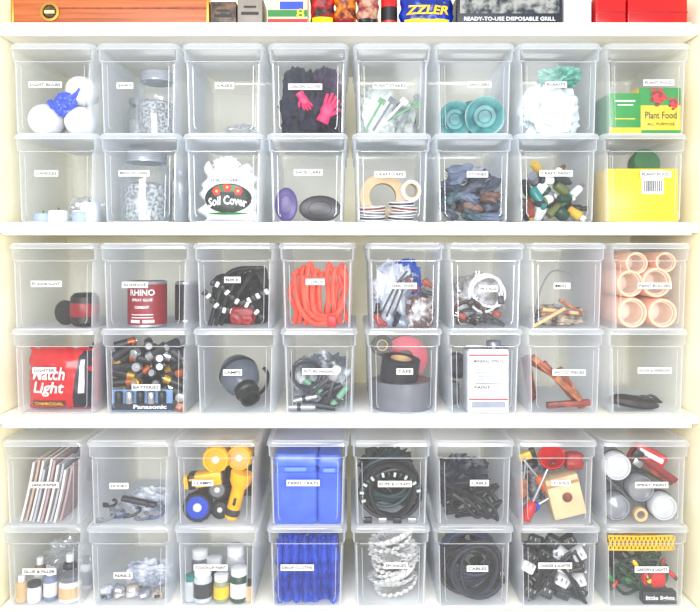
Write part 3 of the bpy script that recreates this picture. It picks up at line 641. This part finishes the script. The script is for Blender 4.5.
b=B().tube(sm([(-10,0,3),(2,0,5),(14,0,3)]),1,8,taper=[1+2*math.sin(math.pi*i/9) for i in range(10)]); thing('brown_wedge','small dark brown rubber wedge','wedge',668,F[4],40,[('b',b,db)])

# ================= ROW 5
random.seed(5)
pc=[mat('sand_brown',(188,162,148)),mat('sand_cream',(220,214,210)),mat('sand_grey',(172,174,184)),mat('sand_plum',(170,146,150))]
pn=['pale brown','cream','pale grey','pinkish']
for i in range(10):
    q=(1,0,1,2,1,3,1,2,1,3)[i]; H=rnd(54,66); w=2.2
    b=B(); n=8; vs=[];fs=[]
    for j in range(n+1):
        for kx in (0,1):
            for ky in (0,1):
                z=H*j/n; vs.append((-3.0*(j/n)**2+kx*w,ky*(40+(i%3)*12),z))
    for j in range(n):
        a=j*4; c=a+4; fs+=[[a,a+2,c+2,c],[a+3,a+1,c+1,c+3],[a+1,a,c,c+1],[a+2,a+3,c+3,c+2]]
    fs+=[[0,1,3,2],[n*4,n*4+2,n*4+3,n*4+1]]
    b.add(vs,fs,0,False)
    thing('paper_packet',pn[q]+' paper packet standing on edge','packet',13+i*4.4,F[5],10+rnd(0,6),[('b',b,pc[q])],rot=(0,15,0),group='paper packets')
b=B(); yf=pillow(b,22,58,2.5,seed=5); gpatch(b,-8,8,16,30,1,yf,.4); thing('paper_packet','wide pale printed paper packet leaning sideways','packet',68,F[5],90,[('b',b,[mat('packet',(208,206,214),(175,172,186),scale=30),mat('packet_print',(140,118,128))])],rot=(0,6,0),group='paper packets')
for i in range(7):
    x=100+(i%5)*13; z=0 if i<5 else 9
    b=B().tube(sm([(-7,0,2),(-2,0,2),(3,0,4),(6,0,7),(4,0,10),(1,0,8)],3),1.5,8); b.box(7,2,5,o=(-8,0,2.5),bev=.8)
    thing('wall_hook',('grey','blue grey','dark')[i%3]+' small wall hook in bin','hook',x,F[5]-z,14+(i%3)*6,[('b',b,[grey,mat('bluegrey',(68,86,125)),dgrey][i%3])],rot=(0,0,rnd(-30,30)),group='wall hooks')
crumple('clear_parts_bag','low clear bag of small hooks','plastic bag',138,5,24,11,mat('hookbag',(140,148,164),(205,210,219),scale=30,rough=.2),seed=81,amp=.6,ry=16,d=50,freq=2.4)
b=B().box(36,8,5,bev=1.5).lathe([(2.5,0),(2.5,1)],12,rot=(90,0,0),o=(10,-4,0)); thing('dark_bar','dark grey flat bar on hooks','bar',134,F[5]-20,16,[('b',b,dgrey)],rot=(0,12,0))
yl=mat('tool_yellow',(242,176,3),rough=.35)
def torch(px,py,d,R,m,m2,label,rot=(0,0,0)):
    a=B().lathe([(.01,-50),(R*.62,-50),(R*.68,-48),(R*.68,-14),(R*.8,-9),(R,-3),(R,4),(R*.94,5.5),(R*.8,5.5),(R*.78,4)],30,rot=(90,0,0))
    for k in range(14):
        an=k*2*math.pi/14; a.box(1.4,6,1.4,o=(R*math.cos(an),-.5,R*math.sin(an)),bev=.3)
    rf=B().lathe([(R*.78,4.2),(R*.5,4.6),(.01,4.8)],26,rot=(90,0,0)); bb=B().lathe([(R*.3,4.7),(R*.26,5.4),(.01,5.8)],18,rot=(90,0,0))
    thing('flashlight',label,'flashlight',px,py,d,[('flashlight_body',a,m),('lens',rf,m2),('lens_center',bb,mat('lens_pale',(200,200,190),rough=.2))],rot=rot)
torch(190,F[5]-15,16,15,black,blue,'black flashlight with blue lens')
torch(214,F[5]-32,20,10,black,grey,'black flashlight with grey lens')
torch(216,F[5]-10,24,9.5,black,dgrey,'small black flashlight at bin bottom')
torch(212,F[5]-62,22,13.5,yl,mat('lens_amber',(225,160,10),rough=.3),'chunky yellow flashlight facing out'); torch(240,F[5]-62,28,13,yl,mat('lens_tan',(205,170,90),rough=.3),'yellow flashlight with amber lens',rot=(0,0,-8))
b=B().box(40,16,14,bev=3).box(30,3,2,o=(2,-8,3),bev=.5); c=B().box(8,17,15,o=(-11,0,0),bev=1.5); e=B().lathe([(7,0),(7,1.4),(5,1.8),(.01,1.8)],20,rot=(0,90,0),o=(20,0,0))
thing('yellow_lantern','yellow plastic lantern body with black grip','flashlight',196,F[5]-42,20,[('lantern_body',b,yl),('grip',c,black),('lens_ring',e,dgrey)],rot=(0,-8,0))
b=B().lathe([(6,-26),(7,-25),(7,6),(11,13),(12,22),(11,23)],24); c=B().box(3,2,8,o=(0,-7.4,-6),bev=1); e=B().lathe([(.01,21),(10,22),(11,22.6)],24).lathe([(7.2,-22),(7.5,-21),(7.5,-16),(7.2,-15)],24,cap=False)
thing('flashlight','yellow flashlight standing with black switch','flashlight',242,F[5]-27,16,[('flashlight_body',b,yl),('switch',c,black),('lens',e,dgrey)],rot=(0,14,0))
b=B().blob(27,12,30,o=(0,0,28),amp=.35,seed=4,ridge=True,floor=0,sq=.5,freq=2); thing('tool_pouch','black tool pouch behind flashlights','pouch',216,F[5],92,[('b',b,blackfab)])
bl=mat('tray_blue',(66,104,206),(50,84,192),rough=.3,scale=15)
for i,(x,w,h,d) in enumerate(((294,44,70,8),(329,24,69,8))):
    b=B(); rg2=lambda i_,z,dd=0: ring(-w/2+i_,w/2-i_,i_,60-i_,4,z)
    loft(b,[rg2(1,0),rg2(0,2),rg2(0,h-18),rg2(1.2,h-17),rg2(1.2,h-12),rg2(0,h-11),rg2(0,h-3),rg2(2,h)],cap0=True,cap1=True)
    c=B().box(w*.5,1,4,o=(0,-.6,h-14.5),bev=.4)
    thing('blue_plastic_container','medium blue ribbed plastic container filling bin','container',x,F[5],d,[('container_body',b,bl),('grip_tab',c,mat('tray_blue2',(98,136,222)))])
random.seed(9)
dteal=mat('rope_teal',(12,50,56))
cable('black coiled cable filling bin',392,5,27,27,5.2,2.2,black,seed=91,dy=6,d=12)
cable('dark teal rope coil',390,5,25,22,5.5,2.0,dteal,seed=92,dy=6,d=32,z=6)
tangle('black tangled cord inside coil',392,5,26,40,black,2.2,12,seed=5,d=50,dy=20,z=0)
crumple('cable_bundle','dense dark rope bundle behind coils','cable bundle',392,5,28,28,mat('dark_rope_tangle',(16,21,23),(44,62,64),scale=120,rough=.6),seed=95,amp=.7,freq=3,ry=14,d=98)
b=B()
for i in range(17):
    t=i/16; a=math.radians(200-t*190); b.box(2.6,3,4.5,o=(29*math.cos(a),0,20*math.sin(a)),rot=(0,-math.degrees(a)+90,0),bev=.5,mi=i%2)
thing('ratchet_strap','dark strap with pale stitched segments','strap',391,F[5]-30,9,[('b',b,[mat('pale_stitch',(185,192,192)),dgreen])])
for i in range(4):
    b=B().box(9,5,6,bev=1.4).box(6,5.4,1.2,o=(0,0,1),bev=.2); thing('strap_buckle',('black','silver')[i%2]+' strap buckle resting among cables','buckle',368+i*15,F[5]-3,11,[('b',b,(black,silver)[i%2])],group='strap buckles')
tangle('black tangled cable heap',476,5,32,34,black,2.1,12,seed=21,d=10,dy=26)
tangle('charcoal tangled cable in heap',474,5,30,30,mat('charcoal_rubber',(27,30,43)),2.3,8,seed=22,d=42,dy=20)
crumple('cable_bundle','tangled dark cable bundle','cable bundle',474,5,30,24,mat('dark_tangle',(19,22,32),(50,56,74),scale=120,rough=.5),seed=98,amp=.7,freq=3,ry=16,d=88)
b=B().lathe([(13,14),(12,14),(3.5,2),(2.6,-10),(3.2,-10),(4.2,1),(13.6,13)],26,cap=False); c=B().box(5,2,4,o=(14,0,13),bev=1)
thing('red_funnel','red plastic funnel tilted on tools','funnel',560,F[5]-58,22,[('funnel_cone',b,red),('funnel_tab',c,red)],rot=(50,-25,0))
b=B().box(34,20,42,bev=1.5).box(34.2,.4,3,o=(0,-10,14),bev=0,mi=1); c=B().lathe([(.01,0),(5,0),(5.2,.8),(3.6,1),(3,.4),(.01,.4)],18,rot=(90,0,0),o=(1,-10,0),)
thing('wooden_block_plane','large cream wooden block with round insert','wood block',571,F[5]-25,24,[('block_body',b,[mat('pale_wood',(214,188,146)),mat('pale_wood_line',(170,130,80))]),('round_insert',c,rwood)],rot=(0,-14,0))
for i,(x,z,L,a,m,l) in enumerate(((536,24,58,24,red,'red'),(541,14,46,60,blue,'blue'),(544,40,44,-40,mat('tool_orange',(218,90,6)),'orange'),(532,36,44,6,wood,'brown'),(546,50,38,75,black,'black'))):
    h=B().lathe([(4,0),(5.4,1.5),(5.6,14),(4,20),(2.6,21)],14,o=(0,0,-L/2)); s=B().lathe([(1.4,20),(1.4,L-5),(.6,L)],10,o=(0,0,-L/2))
    thing('screwdriver',l+' handled screwdriver leaning in bin','screwdriver',x,F[5]-z-3,14+i*6,[('handle',h,m),('shaft',s,silver)],rot=(0,a,0),group='screwdrivers')
b=B().blob(10,8,9,amp=.3,ridge=True,seed=2,sub=3,sq=.4); thing('red_stopper','lumpy brick red rubber stopper','stopper',582,F[5]-60,24,[('b',b,mat('brick',(155,24,20)))])
b=B().box(20,6,9,bev=2).box(6,7,12,o=(6,0,0),bev=1.5,mi=1); thing('yellow_tool_piece','yellow plastic tool piece beside red funnel','tool',538,F[5]-60,40,[('b',b,[yellow,dgrey])],rot=(0,-20,0))
crumple('fastener_bag','clear bag of fasteners on bin floor','plastic bag',548,5,28,26,mat('fastbag',(66,68,76),(182,184,189),scale=60),seed=101,amp=.6,ry=14,d=80,freq=2.4)
def spray(px,py,d,R,label,m=white):
    b=B().lathe([(R*.9,-70),(R,-69),(R,-8),(R*.95,-6)],28,rot=(90,0,0)); c=B().lathe([(R*.96,-6),(R*.96,4),(R*.9,5),(R*.82,5),(R*.78,2.5),(R*.5,3),(R*.3,4.5),(.01,5)],28,rot=(90,0,0)); 
    rr_=B().lathe([(R*1.0,-8),(R*1.04,-7),(R*1.0,-6)],28,rot=(90,0,0),cap=False)
    thing('spray_paint_can',label,'spray can',px,py,d,[('can_body',b,silver),('can_cap',c,m),('can_rim',rr_,dgrey)],group='spray paint cans')
pw=mat('offwhite_cap',(196,198,200),rough=.3); gc=mat('grey_cap',(150,153,160),rough=.25,metal=.4)
spray(620,F[5]-14,18,14,'spray paint can with pale grey bottom facing out',gc); spray(674,F[5]-14,18,14,'spray paint can with white cap lying end on',pw)
spray(648,F[5]-33,20,14,'spray paint can with grey metal bottom on pile',gc); spray(622,F[5]-56,18,14.5,'spray paint can with white cap on top of pile',pw)
b=B().box(34,14,22,bev=1).box(28,.4,5,o=(0,-7.1,4),bev=0,mi=1).box(20,.4,3,o=(0,-7.1,-4),bev=0,mi=2)
thing('red_pack','red cardboard pack wedged above spray cans','pack',664,F[5]-58,40,[('b',b,[red,white,yellow])],rot=(0,28,0))
for i,(x,z,L,m,n_) in enumerate(((664,56,52,dred,'dark red'),(668,48,46,rwood,'brown'),(672,44,44,dgreen,'dark green'))):
    b=B().box(6,5,L,bev=1.2).box(9,6,10,o=(0,0,L/2-4),bev=1,mi=1); thing('long_tool',n_+' long tool leaning over spray cans','tool',x,F[5]-z,16+i*9,[('b',b,[m,silver if i%2 else black])],rot=(0,-55-i*4,0),group='long tools')
roll(646,F[5]-8,14,7,4,5,beige,(90,0,0),'small beige tape roll at bin bottom')

# ================= ROW 6
specs6=[(14,6,26,beige,white),(27,7,20,white,dgrey),(42,7,32,mat('glue_blue',(110,122,155)),white),(62,11,26,white,grey),(22,6,34,mat('amber',(130,102,72)),white),(52,7,36,dgrey,white),(36,6,24,grey,dgrey),(74,6,34,white,dgrey)]
for i,(x,R,h,m,mc) in enumerate(specs6):
    bottle(x,F[6],[16,16,20,20,40,44,32,42][i],R,h,m,mc,['small beige glue bottle with white cap','white filler jar with dark cap','blue grey glue bottle','white round filler tub','small amber bottle with white cap','dark grey bottle with white cap','small grey glue bottle standing in bin','white tube bottle with dark cap'][i],lab=[None,M_lab,M_lab,beige,M_lab,M_lab,None,grey][i],grp='glue bottles',neck=.8 if i in(1,3) else .5)
crumple('clear_parts_bag','clear bag behind the glue bottles','plastic bag',44,6,28,20,film,seed=112,amp=.6,ry=14,d=76,freq=2.4)
for i in range(8):
    x=100+(i%5)*13; lay=i//5; b=B().blob(6.5,5,4,amp=.4,ridge=True,seed=i,sub=3,sq=.5).box(6,.4,3,o=(0,-5.0,0),bev=0,mi=1)
    thing('nail_packet','%s little packet of nails'%('grey','beige','pale')[i%3],'nail packet',x,F[6]-3.7-lay*7.0,18+rnd(0,4),[('b',b,[(mat('nailgrey',(130,135,148)),mat('nailbeige',(162,152,140)),mat('nailpale',(182,187,198)))[i%3],dgrey if i%4==0 else white])],rot=(0,rnd(-20,20),rnd(-20,20)),group='little nail packets')
crumple('clear_parts_bag','low clear bag of nails','plastic bag',134,6,26,12,mat('hookbag',(0,0,0)),seed=111,amp=.6,ry=14,d=54,freq=2.6)
pale_j=mat('pale_jar',(188,192,196),rough=.3)
for i,(x,R,h,m,mc,lab,l) in enumerate(((199,9.5,34,pale_j,white,dgrey,'pale paint jar with dark label'),(218,8,27,mat('olive_jar',(140,148,110)),white,yellow,'olive paint jar with yellow label'),(236,9,34,dgreen,white,M_lab,'dark green paint jar with white lid'),(248,5,20,beige,black,None,'small beige paint jar'),(184,6,26,pale_j,teal,None,'pale paint jar with teal cap'))):
    bottle(x,F[6],18,R,h,m,mc,l,lab=lab,grp='touch up paint jars',neck=.8,name='paint_jar',cat='jar')
for i,(x,R,h) in enumerate(((205,9,32),(228,10,44),(190,9,40))): bottle(x,F[6],46,R,h,(dgrey,pale_j,grey)[i],white,('dark','pale','grey')[i]+' paint jar with white lid behind others',grp='touch up paint jars',neck=.8,name='paint_jar',cat='jar')
sb=mat('strip_blue',(32,70,188),(14,38,138),rough=.3,scale=50)
for i in range(14):
    b=B(); H=rnd(60,68); pts=[(rnd(-1.4,1.4),rnd(-2,2),H*k/9) for k in range(10)]; b.tube(pts,1,8,taper=[rnd(3.2,4.3) for _ in range(9)]+[2.4],flat=1.8)
    thing('folded_blue_cloth','blue folded plastic cloth standing upright','drop cloth',275+i*4.9,F[6]-1,14+(i%2)*6,[('b',b,sb)],group='folded blue cloths')
b=B().box(64,6,58,o=(0,0,29),bev=2.5); b.blob(30,5,6,o=(0,0,56),amp=.4,ridge=True,seed=3,freq=3); thing('folded_blue_cloth','wide folded blue sheet behind blue cloths','drop cloth',306,F[6],44,[('b',b,sb)],group='folded blue cloths')
b=B(); random.seed(8)
for k in range(11):
    z0=k*5.0; b.lathe([(14,0),(21,4.0),(24+rnd(-2,1),8.4),(23,8.4),(19,4.2),(.01,1)],120,cap=False,flute=.07,nf=20,o=(rnd(-3.5,3.5),rnd(-2,2),z0),rot=(rnd(-22,12),rnd(-20,20),rnd(0,40)))
thing('white_paper_filters','soft loose fluted white paper filter bundle','paper filters',398,F[6],36,[('b',b,mat('sponge_white',(222,222,220),(200,201,202),scale=70))])
cable('thick black coiled cable',468,6,27,24,5.5,2.4,black,seed=121,dy=6,d=20)
cable('thick slate blue coiled cable',476,6,28,25,4,2.4,mat('cord_slate',(42,52,80)),seed=122,dy=6,d=42)
cable('black cable loop on top',482,6,22,26,3,2.3,MC['charcoal_rubber'],seed=123,dy=3,d=9,z=2,plug=black)
tangle('dark tangled cable behind coils',474,6,28,44,black,2.2,8,seed=31,d=66,dy=26)
random.seed(3); k=0
for (n,z,dd) in ((4,0,20),(4,13,22),(4,26,24),(4,39,24),(3,51,26),(3,0,50),(3,16,50),(3,34,50)):
    for i in range(n):
        x=560+(i-(n-1)/2)*17+rnd(-1,1); m=(black,black,dgrey,white,black,dgrey,black)[random.randrange(7)]; nmn={black.name:'black',white.name:'white',dgrey.name:'dark grey'}[m.name]
        b=B().box(14,13,11,bev=2).box(9,.4,5,o=(0,-6.6,-1),bev=0); p=B().box(.9,4,3,o=(-2.5,-7.8,3),bev=0).box(.9,4,3,o=(2.5,-7.8,3),bev=0); c=B().tube(sm([(0,6,0),(5,9,-2),(9,7,2),(11,2,5),(9,-3,7)],3),1.0,6)
        thing('power_adapter',nmn+' plug in power adapter in pile','power adapter',x,F[6]-z-6,dd,[('adapter_body',b,m),('prongs',p,silver),('cord',c,m)],rot=(rnd(-15,15),rnd(-30,30),rnd(-40,40)),group='power adapters'); k+=1
tangle('thin black charger cord over adapters',560,6,30,56,black,1.4,7,seed=42,d=8,dy=6)
b=B()
for i in range(16): 
    x=-34+i*4.6; b.tube([(x,-.5,-7),(x+5,-1.2,8)],.9,6); b.tube([(x+5,-.2,-7),(x,-.8,8)],.9,6)
for z in (-7,8): b.tube([(-34,0,z),(0,-1.5,z),(38,0,z)],1.1,6)
b.blob(34,8,8,o=(0,9,0),amp=.5,freq=3,ridge=True,seed=9,sub=4,mi=1)
thing('yellow_netting','bold yellow plastic mesh on top of pile','netting',650,F[6]-58,18,[('b',b,[yellow,mat('dark_mustard',(160,122,5))])])
tangle('dark green string light cord heap',648,6,34,44,dgreen,1.6,12,seed=51,d=14,dy=22)
tangle('black string light cord heap',648,6,34,44,black,1.9,11,seed=52,d=44,dy=26)
lc=[('red',red),('green',green),('dark green',dgreen),('yellow',yellow),('red',dred)]
for i in range(10):
    q=lc[i%5]; x=616+(i%6)*12.5; z=[18,26,32,22,40,28][i%6]+(6 if i>5 else 0)
    g=B().lathe([(2.0,0),(2.4,3),(1.9,6),(.01,8)],12); s=B().lathe([(2.1,-4),(2.3,0)],12)
    thing('string_light_bulb',q[0]+' small string light bulb in green socket','string light',x,F[6]-z,9.5,[('light_bulb',g,q[1]),('socket',s,dgreen)],rot=(0,rnd(-120,120),0),group='string light bulbs')
b=B().blob(13,6,9,amp=.1,sub=3,sq=.4).tube([(-8,-3,6),(0,-7,8),(8,-3,6)],1.5,8); thing('red_cord_winder','bright red plastic cord winder','cord winder',660,F[6]-24,10,[('b',b,red)])
b=B().box(34,10,12,o=(0,5,0),bev=.4).text('little lights',29,5.5,o=(0,-.5,0),mi=1,bold=.03); thing('black_light_box','small black box with white lettering','box',664,F[6]-6.2,8.6,[('b',b,[black,white])])

# ================= TOP SHELF
TS=23.3
b=B().box(197,11,34,o=(0,0,17),bev=1); c=B().lathe([(9.5,0),(9.5,1.4),(7,1.6),(7,0)],32,rot=(90,0,0),o=(-60,-5.5,12),cap=False); v=B().lathe([(0.01,.3),(7,.3)],28,rot=(90,0,0),o=(-60,-5.5,12)).tube([(-65,-6,12),(-55,-6,12)],1.8,8,mi=1); e=B().box(3,12,35,o=(-98,0,17.5),bev=.5).box(3,12,35,o=(98,0,17.5),bev=.5)
wl=B().box(150,.5,1.2,o=(22,-5.7,16),bev=0)
thing('spirit_level','orange brown wood spirit level with brass vial ring','level',109,TS,8,[('level_body',b,mat('level_wood',(186,98,46),(134,62,26),scale=40,rough=.5,sharp=.4,stretch=(.12,1,3))),('vial_ring',c,brass),('vial',v,[mat('vial_clear',(90,70,45)),mat('vial_yellow',(215,205,150))]),('end_cap',e,brass),('inlay_line',wl,rwood)],fit=False)
for i,(x,w,h,m,l) in enumerate(((222,26,24,mat('cardbrown',(105,82,64),(50,42,40),scale=60),'brown speckled cardboard box'),(249,25,30,mat('boxgrey',(132,124,116)),'grey cardboard box on top shelf'))):
    b=B().box(w,40,h,o=(0,20,h/2),bev=.6).box(w*.7,.4,3,o=(0,-.2,h*.4),bev=0,mi=1).box(w*.5,.4,2,o=(0,-.2,h*.62),bev=0,mi=1)
    thing('cardboard_box',l,'box',x,TS,6,[('b',b,[m,black])],fit=False)
b=B().box(40,30,36,o=(0,15,18),bev=.6).box(40.2,.4,7,o=(0,0,12),bev=0,mi=1).box(40.2,.4,5,o=(0,0,4),bev=0,mi=2).box(24,.4,8,o=(4,-.1,20),bev=0,mi=3).text('8',8,9,o=(13,-.5,12),mi=4)
thing('printed_carton','white carton with red green and blue print','carton',287,TS,6,[('b',b,[mat('carton_cream',(232,215,165)),green,red,blue,yellow])],fit=False)
def stuffbag(x,w,h,m,l,seed,m2=None,txt=None,mt=None,t=9,z=.36,th=7):
    b=B(); yf=pillow(b,w,h,t,seed=seed,amp=1.6,wob=3)
    ms=[m]
    if m2: gpatch(b,-w*.42,w*.42,2,h*.2,1,yf,.5); ms.append(m2)
    if txt: b.text(txt,w*.8,th,o=(0,0,h*z),mi=len(ms),mapf=lambda x_,z:yf(x_,z)-.9,bold=.03,shear=.2); ms.append(mt or white)
    thing('printed_bag',l,'bag',x,TS,16,[('b',b,ms)],fit=False)
stuffbag(322,25,44,mat('tsred',(172,10,15),(33,9,11),scale=40),'red and dark plastic bag on top shelf',1,yellow)
stuffbag(345,22,40,mat('tsorange',(208,116,10),(80,18,12),scale=50),'orange and brown plastic bag on top shelf',2,dred)
stuffbag(368,22,38,mat('tsmaroon',(115,20,22),(175,135,110),scale=50),'maroon patterned bag on top shelf',3,black)
b=B().lathe([(8,0),(8.5,1),(8.5,30),(8,31)],24); c=B().lathe([(8.6,6),(8.6,20)],24,cap=False); thing('metal_tin','red tin with dark label on top shelf','tin',390,TS,16,[('tin_body',b,red),('tin_label',c,black)],fit=False)
stuffbag(428,54,34,mat('ctblue',(11,45,155),(7,28,108),scale=30,rough=.3),'crumpled blue bag with bold yellow lettering',6,mat('ctstripe',(225,190,20)),'ZZLER',yellow,10,.46,9)
b=B().box(106,40,32,o=(0,20,16),bev=.8).box(100,.4,14,o=(0,-.1,19),bev=0,mi=2).text('READY-TO-USE DISPOSABLE GRILL',92,4,o=(0,-.5,6.5),mi=1,bold=.02)
thing('grill_carton','wide dark carton with white lettering','carton',511,TS,6,[('b',b,[mat('ctslate',(20,25,38)),white,mat('ctmix',(140,140,136),(25,34,44),scale=50)])],fit=False)
b=B().box(28,30,40,o=(0,15,20),bev=.8).box(22,.4,14,o=(0,-.1,12),bev=0,mi=1); thing('white_carton','white carton on top shelf','carton',581,TS,10,[('b',b,[white,mat('palegrey',(190,190,193))])],fit=False)
for x,w in ((613,30),(660,60)):
    b=B().box(w,36,30,o=(0,18,15),bev=1.2).box(w+.6,36.6,1.2,o=(0,18,13),bev=.3,mi=1); thing('red_metal_box','glossy red box with seam on top shelf','box',x,TS,5,[('b',b,[mat('glossred',(200,10,13),rough=.25),dred])],group='red boxes',fit=False)

# ---------- light & camera
w=bpy.data.worlds.new('world'); SC.world=w; w.use_nodes=True
bg=w.node_tree.nodes['Background']; bg.inputs[0].default_value=(0.93,0.97,1,1); bg.inputs[1].default_value=1.18
def area(loc,tgt,sz,p,col=(1,1,1)):
    l=bpy.data.lights.new('area_light','AREA'); l.shape='RECTANGLE'; l.size=sz[0]; l.size_y=sz[1]; l.energy=p; l.color=col
    o=bpy.data.objects.new('area_light',l); COL.objects.link(o); o.location=loc; o.rotation_euler=(Vector(tgt)-Vector(loc)).to_track_quat('-Z','Y').to_euler()
area((-0.5,-2.4,1.9),(0,0,1.3),(1.2,1.0),64,(1,0.995,0.985))
area((0.7,-2.3,1.3),(0,0,1.2),(0.8,0.8),42,(0.94,0.97,1))
cam=bpy.data.cameras.new('camera'); co=bpy.data.objects.new('camera',cam); COL.objects.link(co)
co.location=W(350,CY,-DC); co.rotation_euler=(math.radians(90),0,0)
cam.sensor_width=36; cam.lens=36*DC/700; cam.shift_y=-(306-CY)/700.0
SC.camera=co
